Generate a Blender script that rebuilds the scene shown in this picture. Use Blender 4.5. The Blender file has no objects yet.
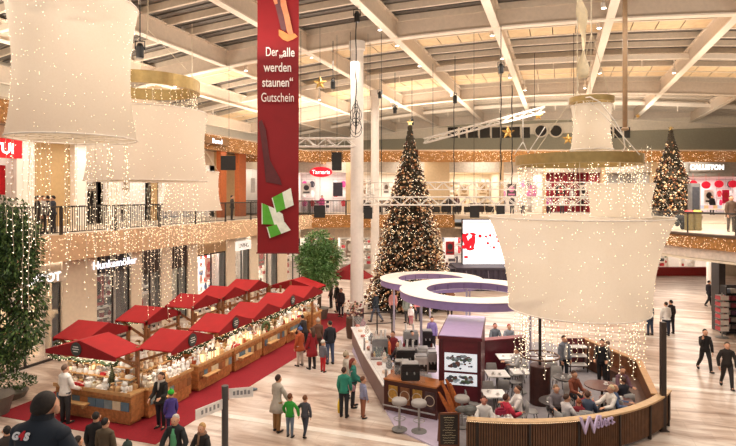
import bpy, bmesh, math, random
from mathutils import Vector, Matrix
random.seed(11)
C = bpy.context.scene.collection
PI = math.pi
R = math.radians
# ------------------------------------------------------------------ frame of the hall
F = 550.0; HX, HY = 368.0, 195.0; CAMZ = 7.0
TH = R(19.2); cs, sn = math.cos(TH), math.sin(TH)
def CW(l, d): return (l*cs - d*sn, l*sn + d*cs)          # sideways / ahead of the viewpoint -> hall axes
def PX(px, d): return CW((px-HX)/F*d, d)
def ZY(py, d): return CAMZ - (py-HY)*d/F
def DG(py, z=0.0): return (CAMZ-z)*F/(py-HY)
def GP(px, py, z=0.0): return PX(px, DG(py, z))
def L(px, d): return (px-HX)/F*d
def on_u(px, u):                                          # where the sight line crosses a plane of constant u
    k = (px-HX)/F; d = u/(k*cs - sn); return k*d*sn + d*cs, d
# ------------------------------------------------------------------ materials
MATS = {}
def lin(c):
    c = c/255.0
    return c/12.92 if c <= 0.04045 else ((c+0.055)/1.055)**2.4
def rgb(h): return tuple(lin(int(h[i:i+2], 16)) for i in (0, 2, 4)) + (1.0,)
def mat(hexc, rough=0.6, metal=0.0, var=0.12, scale=6.0, emit=0.0, ecol=None, key=None, bump=0.0, sample=True, spec=0.5):
    k = key or (hexc, rough, metal, var, scale, emit, ecol, bump)
    if k in MATS: return MATS[k]
    m = bpy.data.materials.new('m_%s' % hexc); m.use_nodes = True
    nt = m.node_tree; b = nt.nodes['Principled BSDF']
    b.inputs['Roughness'].default_value = rough; b.inputs['Metallic'].default_value = metal
    b.inputs['Specular IOR Level'].default_value = spec
    c = rgb(hexc)
    if var > 0:
        tc = nt.nodes.new('ShaderNodeTexCoord'); n = nt.nodes.new('ShaderNodeTexNoise')
        n.inputs['Scale'].default_value = scale; n.inputs['Detail'].default_value = 3
        r = nt.nodes.new('ShaderNodeValToRGB')
        r.color_ramp.elements[0].position = .3; r.color_ramp.elements[1].position = .7
        r.color_ramp.elements[0].color = tuple(x*(1-var) for x in c[:3]) + (1,)
        r.color_ramp.elements[1].color = tuple(min(1, x*(1+var)) for x in c[:3]) + (1,)
        nt.links.new(tc.outputs['Object'], n.inputs['Vector']); nt.links.new(n.outputs['Fac'], r.inputs['Fac'])
        nt.links.new(r.outputs['Color'], b.inputs['Base Color'])
        if bump > 0:
            bp = nt.nodes.new('ShaderNodeBump'); bp.inputs['Strength'].default_value = bump
            nt.links.new(n.outputs['Fac'], bp.inputs['Height']); nt.links.new(bp.outputs['Normal'], b.inputs['Normal'])
    else: b.inputs['Base Color'].default_value = c
    if emit > 0:
        b.inputs['Emission Color'].default_value = rgb(ecol or hexc); b.inputs['Emission Strength'].default_value = emit
        if not sample: m.cycles.emission_sampling = 'NONE'
    MATS[k] = m; return m
def glassm(hexc='F4F6F4', alpha=.22, key='glass'):
    k = (key, hexc, alpha)
    if k in MATS: return MATS[k]
    m = bpy.data.materials.new('m_glass'); m.use_nodes = True; nt = m.node_tree
    b = nt.nodes['Principled BSDF']; b.inputs['Base Color'].default_value = rgb(hexc); b.inputs['Roughness'].default_value = .08
    t = nt.nodes.new('ShaderNodeBsdfTransparent'); mx = nt.nodes.new('ShaderNodeMixShader')
    mx.inputs[0].default_value = alpha*.4
    nt.links.new(t.outputs[0], mx.inputs[1]); nt.links.new(b.outputs[0], mx.inputs[2])
    nt.links.new(mx.outputs[0], nt.nodes['Material Output'].inputs['Surface']); MATS[k] = m; return m
def shadem():
    k = 'lampfabric'
    if k in MATS: return MATS[k]
    m = bpy.data.materials.new('m_lamp_fabric'); m.use_nodes = True; nt = m.node_tree
    nt.nodes.remove(nt.nodes['Principled BSDF'])
    tc = nt.nodes.new('ShaderNodeTexCoord'); w = nt.nodes.new('ShaderNodeTexNoise'); w.inputs['Scale'].default_value = 22
    w.inputs['Detail'].default_value = 5
    r = nt.nodes.new('ShaderNodeValToRGB'); r.color_ramp.elements[0].color = rgb('E8DCCB'); r.color_ramp.elements[1].color = rgb('F2E8DA')
    nt.links.new(tc.outputs['Object'], w.inputs['Vector']); nt.links.new(w.outputs['Fac'], r.inputs['Fac'])
    d = nt.nodes.new('ShaderNodeBsdfDiffuse'); t = nt.nodes.new('ShaderNodeBsdfTranslucent'); p = nt.nodes.new('ShaderNodeBsdfTransparent')
    nt.links.new(r.outputs['Color'], d.inputs['Color']); nt.links.new(r.outputs['Color'], t.inputs['Color'])
    m1 = nt.nodes.new('ShaderNodeMixShader'); m1.inputs[0].default_value = .55
    m2 = nt.nodes.new('ShaderNodeMixShader'); m2.inputs[0].default_value = .15
    nt.links.new(d.outputs[0], m1.inputs[1]); nt.links.new(t.outputs[0], m1.inputs[2])
    nt.links.new(m1.outputs[0], m2.inputs[1]); nt.links.new(p.outputs[0], m2.inputs[2])
    nt.links.new(m2.outputs[0], nt.nodes['Material Output'].inputs['Surface']); MATS[k] = m; return m
# ------------------------------------------------------------------ mesh builder
class MB:
    def __init__(s): s.v = []; s.f = []; s.m = []
    def face(s, idx, mi=0): s.f.append(tuple(idx)); s.m.append(mi)
    def quad(s, a, b, c, d, mi=0):
        n = len(s.v); s.v += [tuple(a), tuple(b), tuple(c), tuple(d)]; s.face((n, n+1, n+2, n+3), mi)
    def poly(s, pts, mi=0):
        n = len(s.v); s.v += [tuple(p) for p in pts]; s.face(range(n, n+len(pts)), mi)
    def bx(s, x0, x1, y0, y1, z0, z1, mi=0):
        n = len(s.v)
        s.v += [(x0,y0,z0),(x1,y0,z0),(x1,y1,z0),(x0,y1,z0),(x0,y0,z1),(x1,y0,z1),(x1,y1,z1),(x0,y1,z1)]
        for q in ((0,3,2,1),(4,5,6,7),(0,1,5,4),(1,2,6,5),(2,3,7,6),(3,0,4,7)): s.face([n+i for i in q], mi)
    def box(s, c, d, rz=0, mi=0):
        n = len(s.v); a, b = math.cos(rz), math.sin(rz)
        for z in (-.5, .5):
            for x, y in ((-.5,-.5),(.5,-.5),(.5,.5),(-.5,.5)):
                X, Y = x*d[0], y*d[1]; s.v.append((c[0]+X*a-Y*b, c[1]+X*b+Y*a, c[2]+z*d[2]))
        for q in ((0,3,2,1),(4,5,6,7),(0,1,5,4),(1,2,6,5),(2,3,7,6),(3,0,4,7)): s.face([n+i for i in q], mi)
    def bbox(s, c, d, b=.02, mi=0):                       # box with chamfered edges
        t = bmesh.new(); bmesh.ops.create_cube(t, size=1)
        for v in t.verts: v.co = Vector((v.co.x*d[0]+c[0], v.co.y*d[1]+c[1], v.co.z*d[2]+c[2]))
        bmesh.ops.bevel(t, geom=t.edges[:], offset=b, segments=2, affect='EDGES')
        n = len(s.v); t.verts.index_update(); s.v += [tuple(v.co) for v in t.verts]
        for f in t.faces: s.face([n+v.index for v in f.verts], mi)
        t.free()
    def bar(s, p, q, w, h, mi=0):                         # square bar between points
        s.tube([p, q], [(w*.7071, h*.7071)]*2, 4, mi, off=PI/4)
    def tube(s, path, r, n=8, mi=0, caps=True, off=0.0):
        P = [Vector(p) for p in path]; k = len(P)
        if not isinstance(r, (list, tuple)): r = [r]*k
        base = len(s.v); a = None
        for i, p in enumerate(P):
            t = (P[min(i+1, k-1)] - P[max(i-1, 0)])
            if t.length < 1e-9: t = Vector((0,0,1))
            t.normalize()
            if a is None:
                ref = Vector((0,0,1)) if abs(t.z) < .95 else Vector((0,1,0)); a = t.cross(ref)
            else: a = a - t*a.dot(t)
            if a.length < 1e-6: a = t.orthogonal()
            a.normalize(); b = t.cross(a).normalized()
            rr = r[i] if isinstance(r[i], (list, tuple)) else (r[i], r[i])
            for j in range(n):
                an = 2*PI*j/n + off; s.v.append(tuple(p + a*math.cos(an)*rr[0] + b*math.sin(an)*rr[1]))
        for i in range(k-1):
            for j in range(n):
                s.face((base+i*n+j, base+i*n+(j+1) % n, base+(i+1)*n+(j+1) % n, base+(i+1)*n+j), mi)
        if caps:
            s.face([base+j for j in range(n)][::-1], mi); s.face([base+(k-1)*n+j for j in range(n)], mi)
    def rings(s, rs, n=12, mi=0, caps=True):              # rs: list of (centre, ax, ay) vectors
        base = len(s.v)
        for c, ax, ay in rs:
            for j in range(n):
                a = 2*PI*j/n; s.v.append(tuple(Vector(c)+Vector(ax)*math.cos(a)+Vector(ay)*math.sin(a)))
        for i in range(len(rs)-1):
            for j in range(n): s.face((base+i*n+j, base+i*n+(j+1) % n, base+(i+1)*n+(j+1) % n, base+(i+1)*n+j), mi)
        if caps:
            s.face([base+j for j in range(n)][::-1], mi); s.face([base+(len(rs)-1)*n+j for j in range(n)], mi)
    def lathe(s, prof, n=16, c=(0,0,0), mi=0, caps=True):
        s.rings([((c[0], c[1], c[2]+z), (r,0,0), (0,r,0)) for r, z in prof], n, mi, caps)
    def ell(s, c, r, n=10, m=6, mi=0):
        rs = []
        for i in range(1, m):
            a = PI*i/m; rr = math.sin(a); z = -math.cos(a)
            rs.append(((c[0], c[1], c[2]+z*r[2]), (r[0]*rr,0,0), (0,r[1]*rr,0)))
        b0 = len(s.v); s.rings(rs, n, mi, False); t = len(s.v); s.v += [(c[0],c[1],c[2]-r[2]), (c[0],c[1],c[2]+r[2])]
        top = b0+(m-2)*n
        for j in range(n): s.face((t, b0+(j+1) % n, b0+j), mi); s.face((t+1, top+j, top+(j+1) % n), mi)
    def octa(s, c, r, mi=0):
        n = len(s.v); x, y, z = c
        s.v += [(x+r,y,z),(x,y+r,z),(x-r,y,z),(x,y-r,z),(x,y,z+r),(x,y,z-r)]
        for j in range(4): s.face((n+j, n+(j+1) % 4, n+4), mi); s.face((n+(j+1) % 4, n+j, n+5), mi)
    def prism(s, pts, z0, z1, mi=0):
        n = len(s.v); k = len(pts)
        s.v += [(x, y, z0) for x, y in pts] + [(x, y, z1) for x, y in pts]
        s.face([n+i for i in range(k)][::-1], mi); s.face([n+k+i for i in range(k)], mi)
        for i in range(k): s.face((n+i, n+(i+1) % k, n+k+(i+1) % k, n+k+i), mi)
    def mesh(s, name, mats, smooth=False):
        me = bpy.data.meshes.new(name); me.from_pydata(s.v, [], s.f)
        for m in (mats if isinstance(mats, (list, tuple)) else [mats]): me.materials.append(m)
        me.polygons.foreach_set('material_index', s.m)
        if smooth: me.polygons.foreach_set('use_smooth', [True]*len(s.f))
        me.update(); return me
# ------------------------------------------------------------------ objects
def tag(o, label=None, cat=None, group=None, kind=None):
    if label: o['label'] = label
    if cat: o['category'] = cat
    if group: o['group'] = group
    if kind: o['kind'] = kind
    return o
def obj(name, mb, mats, parent=None, loc=(0,0,0), rz=0.0, label=None, cat=None, group=None, kind=None, smooth=False):
    me = mb if isinstance(mb, bpy.types.Mesh) else mb.mesh(name, mats, smooth)
    o = bpy.data.objects.new(name, me); C.objects.link(o)
    o.location = loc; o.rotation_euler = (0, 0, rz)
    if parent: o.parent = parent
    return tag(o, label, cat, group, kind)
def emp(name, loc=(0,0,0), rz=0.0, label=None, cat=None, group=None):
    o = bpy.data.objects.new(name, None); C.objects.link(o); o.location = loc; o.rotation_euler = (0,0,rz)
    return tag(o, label, cat, group)
def struct(name, mb, mats, rz=0.0, loc=(0,0,0), parent=None, smooth=False):
    return obj(name, mb, mats, parent, loc, rz, kind='structure', smooth=smooth)
def dup(o, loc=None, rz=None, label=None, group=None, parent=None):
    c = o.copy(); C.objects.link(c)
    if parent is not None: c.parent = parent
    if loc is not None: c.location = loc
    if rz is not None: c.rotation_euler = (0, 0, rz)
    if label: c['label'] = label
    if group: c['group'] = group
    for ch in list(o.children): dup(ch, parent=c)
    return c
def text(s, size, m, parent, loc, rot, ext=.01, bold=0.0, align='CENTER', name='lettering', sx=1.0, sp=1.0, fit=None):
    cu = bpy.data.curves.new(name, 'FONT'); cu.body = s; cu.size = size; cu.extrude = ext; cu.align_x = align; cu.offset = bold
    cu.space_character = sp
    tmp = bpy.data.objects.new('tmp_text', cu); C.objects.link(tmp); dg = bpy.context.evaluated_depsgraph_get()
    me = bpy.data.meshes.new_from_object(tmp.evaluated_get(dg)); bpy.data.objects.remove(tmp); me.materials.clear(); me.materials.append(m)
    if fit:
        xs = [v.co.x for v in me.vertices]; sx = fit/(max(xs)-min(xs))
    for v in me.vertices: v.co.x *= sx
    o = bpy.data.objects.new(name, me); C.objects.link(o); o.location = loc; o.rotation_euler = rot
    if parent: o.parent = parent
    return o
def light(kind, loc, power, col=(1,.84,.64), size=1.0, rot=(0,0,0), name='lamp', size_y=None, spot=None):
    ld = bpy.data.lights.new(name, kind); ld.energy = power; ld.color = col
    if kind == 'AREA':
        ld.size = size
        if size_y: ld.shape = 'RECTANGLE'; ld.size_y = size_y
    elif kind in ('POINT', 'SPOT'): ld.shadow_soft_size = size
    if spot: ld.spot_size = spot; ld.spot_blend = .6
    o = bpy.data.objects.new(name, ld); C.objects.link(o); o.location = loc; o.rotation_euler = rot; return o
WARM = (1, .90, .78); NEUT = (1, .93, .85)
# common materials
M_white = mat('EFE6DA', .5); M_black = mat('151413', .5); M_gold = mat('AE9460', .4, .6); M_grey = mat('7C7A78', .5)
M_steel = mat('A9A7A5', .35, .7); M_wood = mat('A9713F', .55, var=.25, scale=14); M_red = mat('B3151C', .7)
M_bulb = mat('FFF0D0', .4, var=0, emit=3.6, ecol='FFE9C8', key='bulb', sample=False)
M_wire = mat('D9CBB2', .6); M_dark = mat('2A2320', .6); M_green = mat('2F4A22', .7, var=.35, scale=5)

# ================================================================== SETTING
# floor
fm = bpy.data.materials.new('m_floor'); fm.use_nodes = True; nt = fm.node_tree; b = nt.nodes['Principled BSDF']
tc = nt.nodes.new('ShaderNodeTexCoord'); mp = nt.nodes.new('ShaderNodeMapping'); mp.inputs['Scale'].default_value = (.35, 1.5, 1); mp.inputs['Rotation'].default_value = (0,0,R(12))
n1 = nt.nodes.new('ShaderNodeTexNoise'); n1.inputs['Scale'].default_value = 1.1; n1.inputs['Detail'].default_value = 8; n1.inputs['Roughness'].default_value = .62; n1.inputs['Distortion'].default_value = .8
r1 = nt.nodes.new('ShaderNodeValToRGB'); e = r1.color_ramp.elements
e[0].position = .30; e[0].color = rgb('8A6E5E'); e[1].position = .62; e[1].color = rgb('E6D8CC'); x = e.new(.45); x.color = rgb('C2A998')
br = nt.nodes.new('ShaderNodeTexBrick'); br.inputs['Scale'].default_value = 1; br.inputs['Mortar Size'].default_value = .008
br.inputs['Brick Width'].default_value = 1.2; br.inputs['Row Height'].default_value = .6
br.inputs['Color1'].default_value = (1,1,1,1); br.inputs['Color2'].default_value = (.88,.87,.86,1); br.inputs['Mortar'].default_value = (.75,.73,.7,1)
mx = nt.nodes.new('ShaderNodeMix'); mx.data_type = 'RGBA'; mx.blend_type = 'MULTIPLY'; mx.inputs[0].default_value = 1
nt.links.new(tc.outputs['Object'], mp.inputs['Vector']); nt.links.new(mp.outputs[0], n1.inputs['Vector']); nt.links.new(n1.outputs['Fac'], r1.inputs['Fac'])
nt.links.new(tc.outputs['Object'], br.inputs['Vector']); nt.links.new(r1.outputs['Color'], mx.inputs[6]); nt.links.new(br.outputs['Color'], mx.inputs[7])
nt.links.new(mx.outputs[2], b.inputs['Base Color']); b.inputs['Roughness'].default_value = .28
f = MB(); f.bx(-40, 45, -6, 75, -.3, 0); struct('floor', f, fm)
band = mat('E9E0D6', .3, var=.06)
for v in (15.0, 22.6, 30.2, 37.8):
    t = MB(); t.bx(-10.6, 40, v-.14, v+.14, 0, .006); struct('trim_floor', t, band)
# carpet
t = MB(); t.bx(-16.95, -10.7, 12.6, 30.0, 0, .015)
obj('carpet', t, mat('8E0D1C', .95, var=.12, scale=20), label='long red carpet laid under the market stalls', cat='carpet')

# roof: shallow arch over the hall
def zb(u): return 15.6 - .0033*(u+4)**2
US = [-30.1,-24.7,-19.3,-13.9,-8.5,-3.1,2.3,7.7,13.1,18.5,23.9,29.3,34.7]
m_beam = mat('DCCAB6', .6, var=.05); m_flange_lit = mat('F3E6D5', .55, var=.03)  # flange lighter than web: light bounced off the floor, put into its colour
V0, V1 = 6.0, 72.0
for u in US:
    z = zb(u); t = MB()
    t.bx(u-.05, u+.05, V0, V1, z+.06, z+1.0); t.bx(u-.2, u+.2, V0, V1, z, z+.07, 1); t.bx(u-.2, u+.2, V0, V1, z+.98, z+1.04)
    struct('trim_roof_beam', t, [m_beam, m_flange_lit])
for v in (8.6, 29.0, 49.6, 66.0):
    t = MB()
    for a, b2 in zip(US[:-1], US[1:]):
        for k in range(3):
            ua = a+(b2-a)*k/3; ub = a+(b2-a)*(k+1)/3; za, zc = zb(ua), zb(ub)
            for (w, lo, hi, mi) in ((.06, .05, 1.0, 0), (.22, -.02, .06, 1)):
                n = len(t.v)
                t.v += [(ua,v-w,za+lo),(ub,v-w,zc+lo),(ub,v+w,zc+lo),(ua,v+w,za+lo),(ua,v-w,za+hi),(ub,v-w,zc+hi),(ub,v+w,zc+hi),(ua,v+w,za+hi)]
                for q in ((0,3,2,1),(4,5,6,7),(0,1,5,4),(1,2,6,5),(2,3,7,6),(3,0,4,7)): t.face([n+i for i in q], mi)
    struct('trim_roof_girder', t, [m_beam, m_flange_lit])
# roof deck with purlins, louvred strips and timber acoustic panels
deck = mat('94887C', .8, var=.12, scale=2); purl = mat('D8C8B4', .6, var=.06); louv = mat('6E675F', .8, var=.15); panel = mat('D8BC94', .7, var=.1, scale=3)
t = MB(); p = MB(); lv = MB(); wp = MB()
for a, b2 in zip(US[:-1], US[1:]):
    za, zc = zb(a)+1.35, zb(b2)+1.35
    t.quad((a,V0,za),(b2,V0,zc),(b2,V1,zc),(a,V1,za)); t.quad((a,V0,za+.2),(a,V1,za+.2),(b2,V1,zc+.2),(b2,V0,zc+.2))
    for i in range(36):
        v = V0+1.0+i*1.83
        p.bar((a,v,za-.25),(b2,v,zc-.25), .16, .34)
        for g in (8.6, 29.0, 42.4, 49.6):
            if g+.4 < v+.9 < g+4.6:
                for k in range(4):
                    x0 = a+.25+(b2-a-.4)*k/4; x1 = x0+(b2-a-.4)/4-.05
                    za2 = za+(zc-za)*(x0-a)/(b2-a)-.40; zb2 = za+(zc-za)*(x1-a)/(b2-a)-.40
                    wp.quad((x0,v+.12,za2),(x0,v+1.7,za2),(x1,v+1.7,zb2),(x1,v+.12,zb2))
        if not any(g+.4 < v+.9 < g+4.6 for g in (8.6, 29.0, 42.4, 49.6)):
            for k in range(3):
                y = v+.3+k*.48; lv.bar((a+.1,y,za-.1),(b2-.1,y,zc-.1), .30, .05)
struct('ceiling', t, deck); struct('trim_roof_purlins', p, purl); struct('trim_roof_louvres', lv, louv); struct('trim_roof_panels', wp, panel)
# secondary girders half way (thin)
for v in (18.6, 39.2, 58):
    t = MB()
    for a, b2 in zip(US[:-1], US[1:]):
        t.bar((a,v,zb(a)+.55),(b2,v,zb(b2)+.55), .22, .3); t.bar(((a+b2)/2,v,zb((a+b2)/2)+.55),((a+b2)/2,v,zb((a+b2)/2)-.1), .07, .07)
    struct('trim_roof_girder_small', t, m_flange_lit)
# columns of the hall
m_col = mat('EFE7DE', .5, var=.04); m_sleeve = mat('5B2A33', .5)
def column(u, v, r, top, name):
    t = MB(); t.lathe([(r,0),(r,top-.5),(r*1.25,top-.45),(r*1.25,top)], 24, (u,v,0)); struct(name, t, m_col, smooth=False)
cu, cv = PX(357, 30.4); column(cu, cv, .36, zb(cu), 'column_front')
t = MB(); t.lathe([(.39,.02),(.39,.75),(.36,.78)], 24, (cu,cv,0)); struct('trim_column_sleeve', t, m_sleeve)
c2 = PX(375, 43.6); column(c2[0], c2[1], .33, zb(c2[0]), 'column_rear')
# clerestory walls beyond the shop roofs
m_cler = mat('A39C86', .7, var=.05); m_light = mat('EADCC6', .7, var=.05); m_win = mat('2E2A26', .2, var=.1)
t = MB(); t.bx(-45, 45, 66.2, 66.6, 9, 18)
wv = 66.2
struct('wall_far_clerestory', t, m_cler)
t = MB(); t.bx(-45, 45, 65.9, 66.2, 14.0, 15.2); struct('trim_clerestory_cornice', t, m_light)
def farpx(px): # world u on plane v=66 seen in column px
    k = (px-HX)/F; d = 66/(sn*k+cs); return k*d*cs - d*sn, d
wn = 0
for px0, px1 in ((448,458),(460,466),(468,478),(480,490),(492,500),(502,520),(522,530),(606,612),(614,622),(624,630)):
    (u0, d0), (u1, d1) = farpx(px0), farpx(px1); wn += 1
    t = MB(); t.bx(u0, u1, 65.86, 66.25, ZY(138,d0), ZY(127.5,d0)); o = struct('window_%d' % wn, t, m_win)
    t = MB(); t.bx(u0-.15, u0, 65.8, 66.2, ZY(138,d0), ZY(127.5,d0)); struct('window_frame', t, m_light, parent=o)
for px in (541, 556):
    u0, d0 = farpx(px); wn += 1; z0 = ZY(131, d0); t = MB()
    t.rings([((u0,65.8,z0),(.62,0,0),(0,0,.62)),((u0,66.3,z0),(.62,0,0),(0,0,.62))], 24); o = struct('window_%d' % wn, t, m_win)
    t = MB(); rr = []
    for a in range(25):
        t_ = 2*PI*a/24; rr.append((u0+.7*math.cos(t_), 65.78, z0+.7*math.sin(t_)))
    t.tube(rr, .09, 6); struct('window_frame', t, m_light, parent=o)
t = MB(); t.bx(-33.5, -33.1, -6, 66, 10, 18); struct('wall_left_clerestory', t, m_light)
t = MB(); t.bx(38, 38.4, -6, 70, 0, 18); struct('wall_right', t, m_light)
# ================================================================== SHOP BLOCKS AND GALLERIES
m_pier = mat('DCCBB4', .6, var=.05); m_slab = mat('CDBBA4', .7, var=.05); m_fascia = mat('D8B48E', .6, var=.08, scale=3)
m_goldband = mat('A8743A', .6, var=.35, scale=9); m_rail = mat('3A332E', .45)
def bulbs_stuff(name, pts, r, label, m=None):
    t = MB()
    for p in pts: t.octa(p, r*random.uniform(.8, 1.25))
    return obj(name, t, m or M_bulb, label=label, cat='fairy lights', kind='stuff')
# ---- left block: gallery slab, fascia, upper soffit
GU = -19.7
t = MB(); t.bx(-27, GU-.1, 2, 48, 4.95, 5.3); struct('floor_gallery_left', t, m_slab)
t = MB(); t.bx(GU-.35, GU, 2, 45.2, 4.2, 5.32); struct('trim_gallery_fascia_left', t, m_fascia)
t = MB(); t.bx(-33, GU-.3, 2, 48, 10.45, 10.75); struct('ceiling_gallery_left', t, m_slab)
t = MB(); t.bx(GU-.4, GU, 2, 45.2, 9.75, 10.6); struct('trim_soffit_band_left', t, m_goldband)
t = MB(); t.bx(-27, GU-.6, 2, 48, 4.1, 4.3); struct('ceiling_shops_left', t, m_light)
pts = []
for i in range(1100):
    v = random.uniform(8, 45); pts.append((GU+.05+random.random()*.06, v, 5.32-abs(random.gauss(0, .55)) if random.random() < .75 else random.uniform(3.5, 5.3)))
bulbs_stuff('fascia_light_net', pts, .0145, 'warm fairy light net sprinkled over the pale fascia of the gallery above the shops')
pts = [(GU+.06, random.uniform(8, 45), random.uniform(9.7, 10.6)) for i in range(900)]
bulbs_stuff('soffit_light_fringe', pts, .013, 'golden light fringe along the high soffit over the side gallery with the orange columns')
def railing(x0, x1, y, z, loc, rz, label, group):
    r = emp('railing', loc, rz, label, 'railing', group)
    n = 24; t = MB()
    for i in range(n):
        x = x0+(x1-x0)*(i+.5)/n; t.bx(x-.012, x+.012, y-.012, y+.012, z+.1, z+1.15)
    o = obj('balusters', t, M_dark, r); t = MB(); t.bx(x0, x1, y-.03, y+.03, z+1.15, z+1.22); obj('handrail', t, m_rail, r)
    t = MB(); t.bx(x0, x1, y-.02, y+.02, z+.08, z+.12); obj('bottom_rail', t, m_rail, r)
    for x in (x0+.03, x1-.03):
        t = MB(); t.bx(x-.03, x+.03, y-.03, y+.03, z, z+1.2); obj('post', t, m_rail, r)
    return r
for i in range(12):
    railing(0, 3, 0, 5.32, (GU-.15, 8.6+i*3.02, 0), PI/2, 'dark metal gallery railing with thin upright bars above the light-net fascia', 'railings of the side gallery over the market stalls')
# ---- templates for goods
def garment(hexc):
    t = MB(); t.rings([((0,0,0),(.22,0,0),(0,.06,0)),((0,0,.35),(.19,0,0),(0,.06,0)),((0,0,.62),(.21,0,0),(0,.06,0)),((0,0,.7),(.07,0,0),(0,.05,0))], 10)
    for s in (-1, 1): t.tube([(s*.18,0,.62),(s*.28,0,.35),(s*.3,0,.15)], [.06,.055,.05], 6)
    t.tube([(0,0,.7),(0,0,.8),(.04,0,.83)], .008, 4)
    return t.mesh('garment', mat(hexc, .8))
def carton(hexc, w=.3, d=.22, h=.2):
    t = MB(); t.bbox((0,0,h/2), (w,d,h), .012); t.bx(-w/2-.002, w/2+.002, -.02, .02, 0, h+.003, 1)
    return t.mesh('carton', [mat(hexc, .6), mat('EADFCF', .6)])
def vase(hexc):
    t = MB(); t.lathe([(.05,0),(.09,.08),(.1,.16),(.06,.25),(.05,.3),(.065,.33)], 10); return t.mesh('vase', mat(hexc, .3), True)
def ballm(hexc, r=.09):
    t = MB(); t.ell((0,0,r), (r,r,r), 10, 7); t.lathe([(.02,2*r-.01),(.02,2*r+.03)], 6); return t.mesh('bauble', mat(hexc, .25, .3), True)
def tin(hexc):
    t = MB(); t.lathe([(.1,0),(.11,.01),(.11,.2),(.1,.21)], 12); t.lathe([(.114,.18),(.114,.235),(.0,.24)], 12, mi=1); return t.mesh('storage_tin', [mat(hexc,.4), mat('EADFCF',.5)])
GOODS = {}
def good(kind, hexc):
    k = (kind, hexc)
    if k not in GOODS: GOODS[k] = {'garment': garment, 'carton': carton, 'vase': vase, 'bauble': ballm, 'storage_tin': tin}[kind](hexc)
    return GOODS[k]
GLOW = 15.0
def shop(desc, loc, rz, w, h, z0, dep, wallc='EFE6DC', goods=('carton',), cols=('C9302C','F1E9DF','6E4B38'), power=1.0, racks=2, front=False):
    m = mat(wallc, .7, var=.04); t = MB()
    t.bx(-.08, 0, 0, dep, z0, z0+h); t.bx(w, w+.08, 0, dep, z0, z0+h); t.bx(-.08, w+.08, dep, dep+.1, z0, z0+h)
    t.bx(-.08, w+.08, .02, dep, z0+h-.08, z0+h)
    struct('wall_shop', t, m, rz, loc)
    if power > 0:
        a = Vector((w/2, dep*.45, z0+h-.15)); a.rotate(Matrix.Rotation(rz, 3, 'Z'))
        light('AREA', (loc[0]+a.x, loc[1]+a.y, a.z), GLOW*w*power, NEUT, w*.8, size_y=dep*.6, rot=(0,0,rz), name='shop_ceiling_lamp')
    if racks == 0: return
    group = 'goods on the shelves of the ' + desc
    for ri in range(racks + (1 if front else 0)):
        x0 = w*(ri+.08)/racks; x1 = w*(ri+.92)/racks; y = dep-.5 if ri % 2 == 0 else dep*.55
        hang = goods[ri % len(goods)] == 'garment'
        if ri == racks: x0, x1, y, hang = .12, w-.12, .95, False
        if hang:
            rk = emp('clothes_rack', (0,0,0), 0, 'metal clothes rack in the ' + desc, 'clothes rack', 'racks in the ' + desc)
        else:
            rk = emp('display_shelf', (0,0,0), 0, 'pale display shelf unit in the ' + desc, 'shelf unit', 'shelf units in the ' + desc)
        rk.location = loc; rk.rotation_euler = (0,0,rz)
        if hang:
            for lev in ((.95, 1.9, 2.85) if ri % 2 == 0 else (1.0,)):
                t = MB(); t.tube([(x0,y,z0+lev+.42),(x1,y,z0+lev+.42)], .018, 6); obj('rail', t, M_steel, rk)
            for x in (x0, x1):
                t = MB(); t.tube([(x,y,z0+.02),(x,y,z0+(3.35 if ri % 2 == 0 else 1.5))], .018, 6); t.bx(x-.02,x+.02,y-.2,y+.2,z0+.005,z0+.03); obj('upright', t, M_steel, rk)
        else:
            levs = [.5+.5*q for q in range(int((h-1.0)/.5)+1)] if ri % 2 == 0 or ri == racks else (.45, .9)
            for lev in levs:
                t = MB(); t.bx(x0, x1, y-.18, y+.18, z0+lev-.03, z0+lev); obj('shelf', t, M_white, rk)
            for x in (x0, x1):
                t = MB(); t.bx(x-.02, x+.02, y-.19, y+.19, z0+.005, z0+levs[-1]+.3); obj('side_panel', t, M_white, rk)
        n = max(2, int((x1-x0)/(.55 if hang else .42)))
        for lev in ((.95, 1.9, 2.85) if ri % 2 == 0 else (1.0,)) if hang else levs:
            for i in range(n):
                k = goods[ri % len(goods)] if ri < racks else ('vase','storage_tin','bauble')[(i+int(lev*2)) % 3]; hx = random.choice(cols)
                if k == 'carton' and (i+int(lev*2)) % 3 == 0: k = 'storage_tin'
                mg = .27 if hang else .2; x = x0+mg+(x1-x0-2*mg)*i/max(1, n-1); p = Vector((x, y, z0+lev+(-.38 if hang else .004))); p.rotate(Matrix.Rotation(rz, 3, 'Z'))
                o = obj(k if k != 'garment' else 'garment', good(k, hx), None, loc=(loc[0]+p.x, loc[1]+p.y, p.z), rz=rz + (PI/2*.9 if hang and ri % 2 else 0))
                o.scale = (.8, .8, .9) if hang else (1.15, 1.0, 1.3)
                nm = {'garment': 'garment on a rack', 'carton': 'boxed article on a shelf', 'vase': 'vase on a shelf', 'bauble': 'round ornament', 'storage_tin': 'round tin on a shelf'}[k]
                tag(o, '%s in the %s' % (nm, desc), {'garment':'garment','carton':'box','vase':'vase','bauble':'ornament','storage_tin':'tin'}[k], group)
    # posters hung in the window
    rnd = random.Random(desc)
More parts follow.
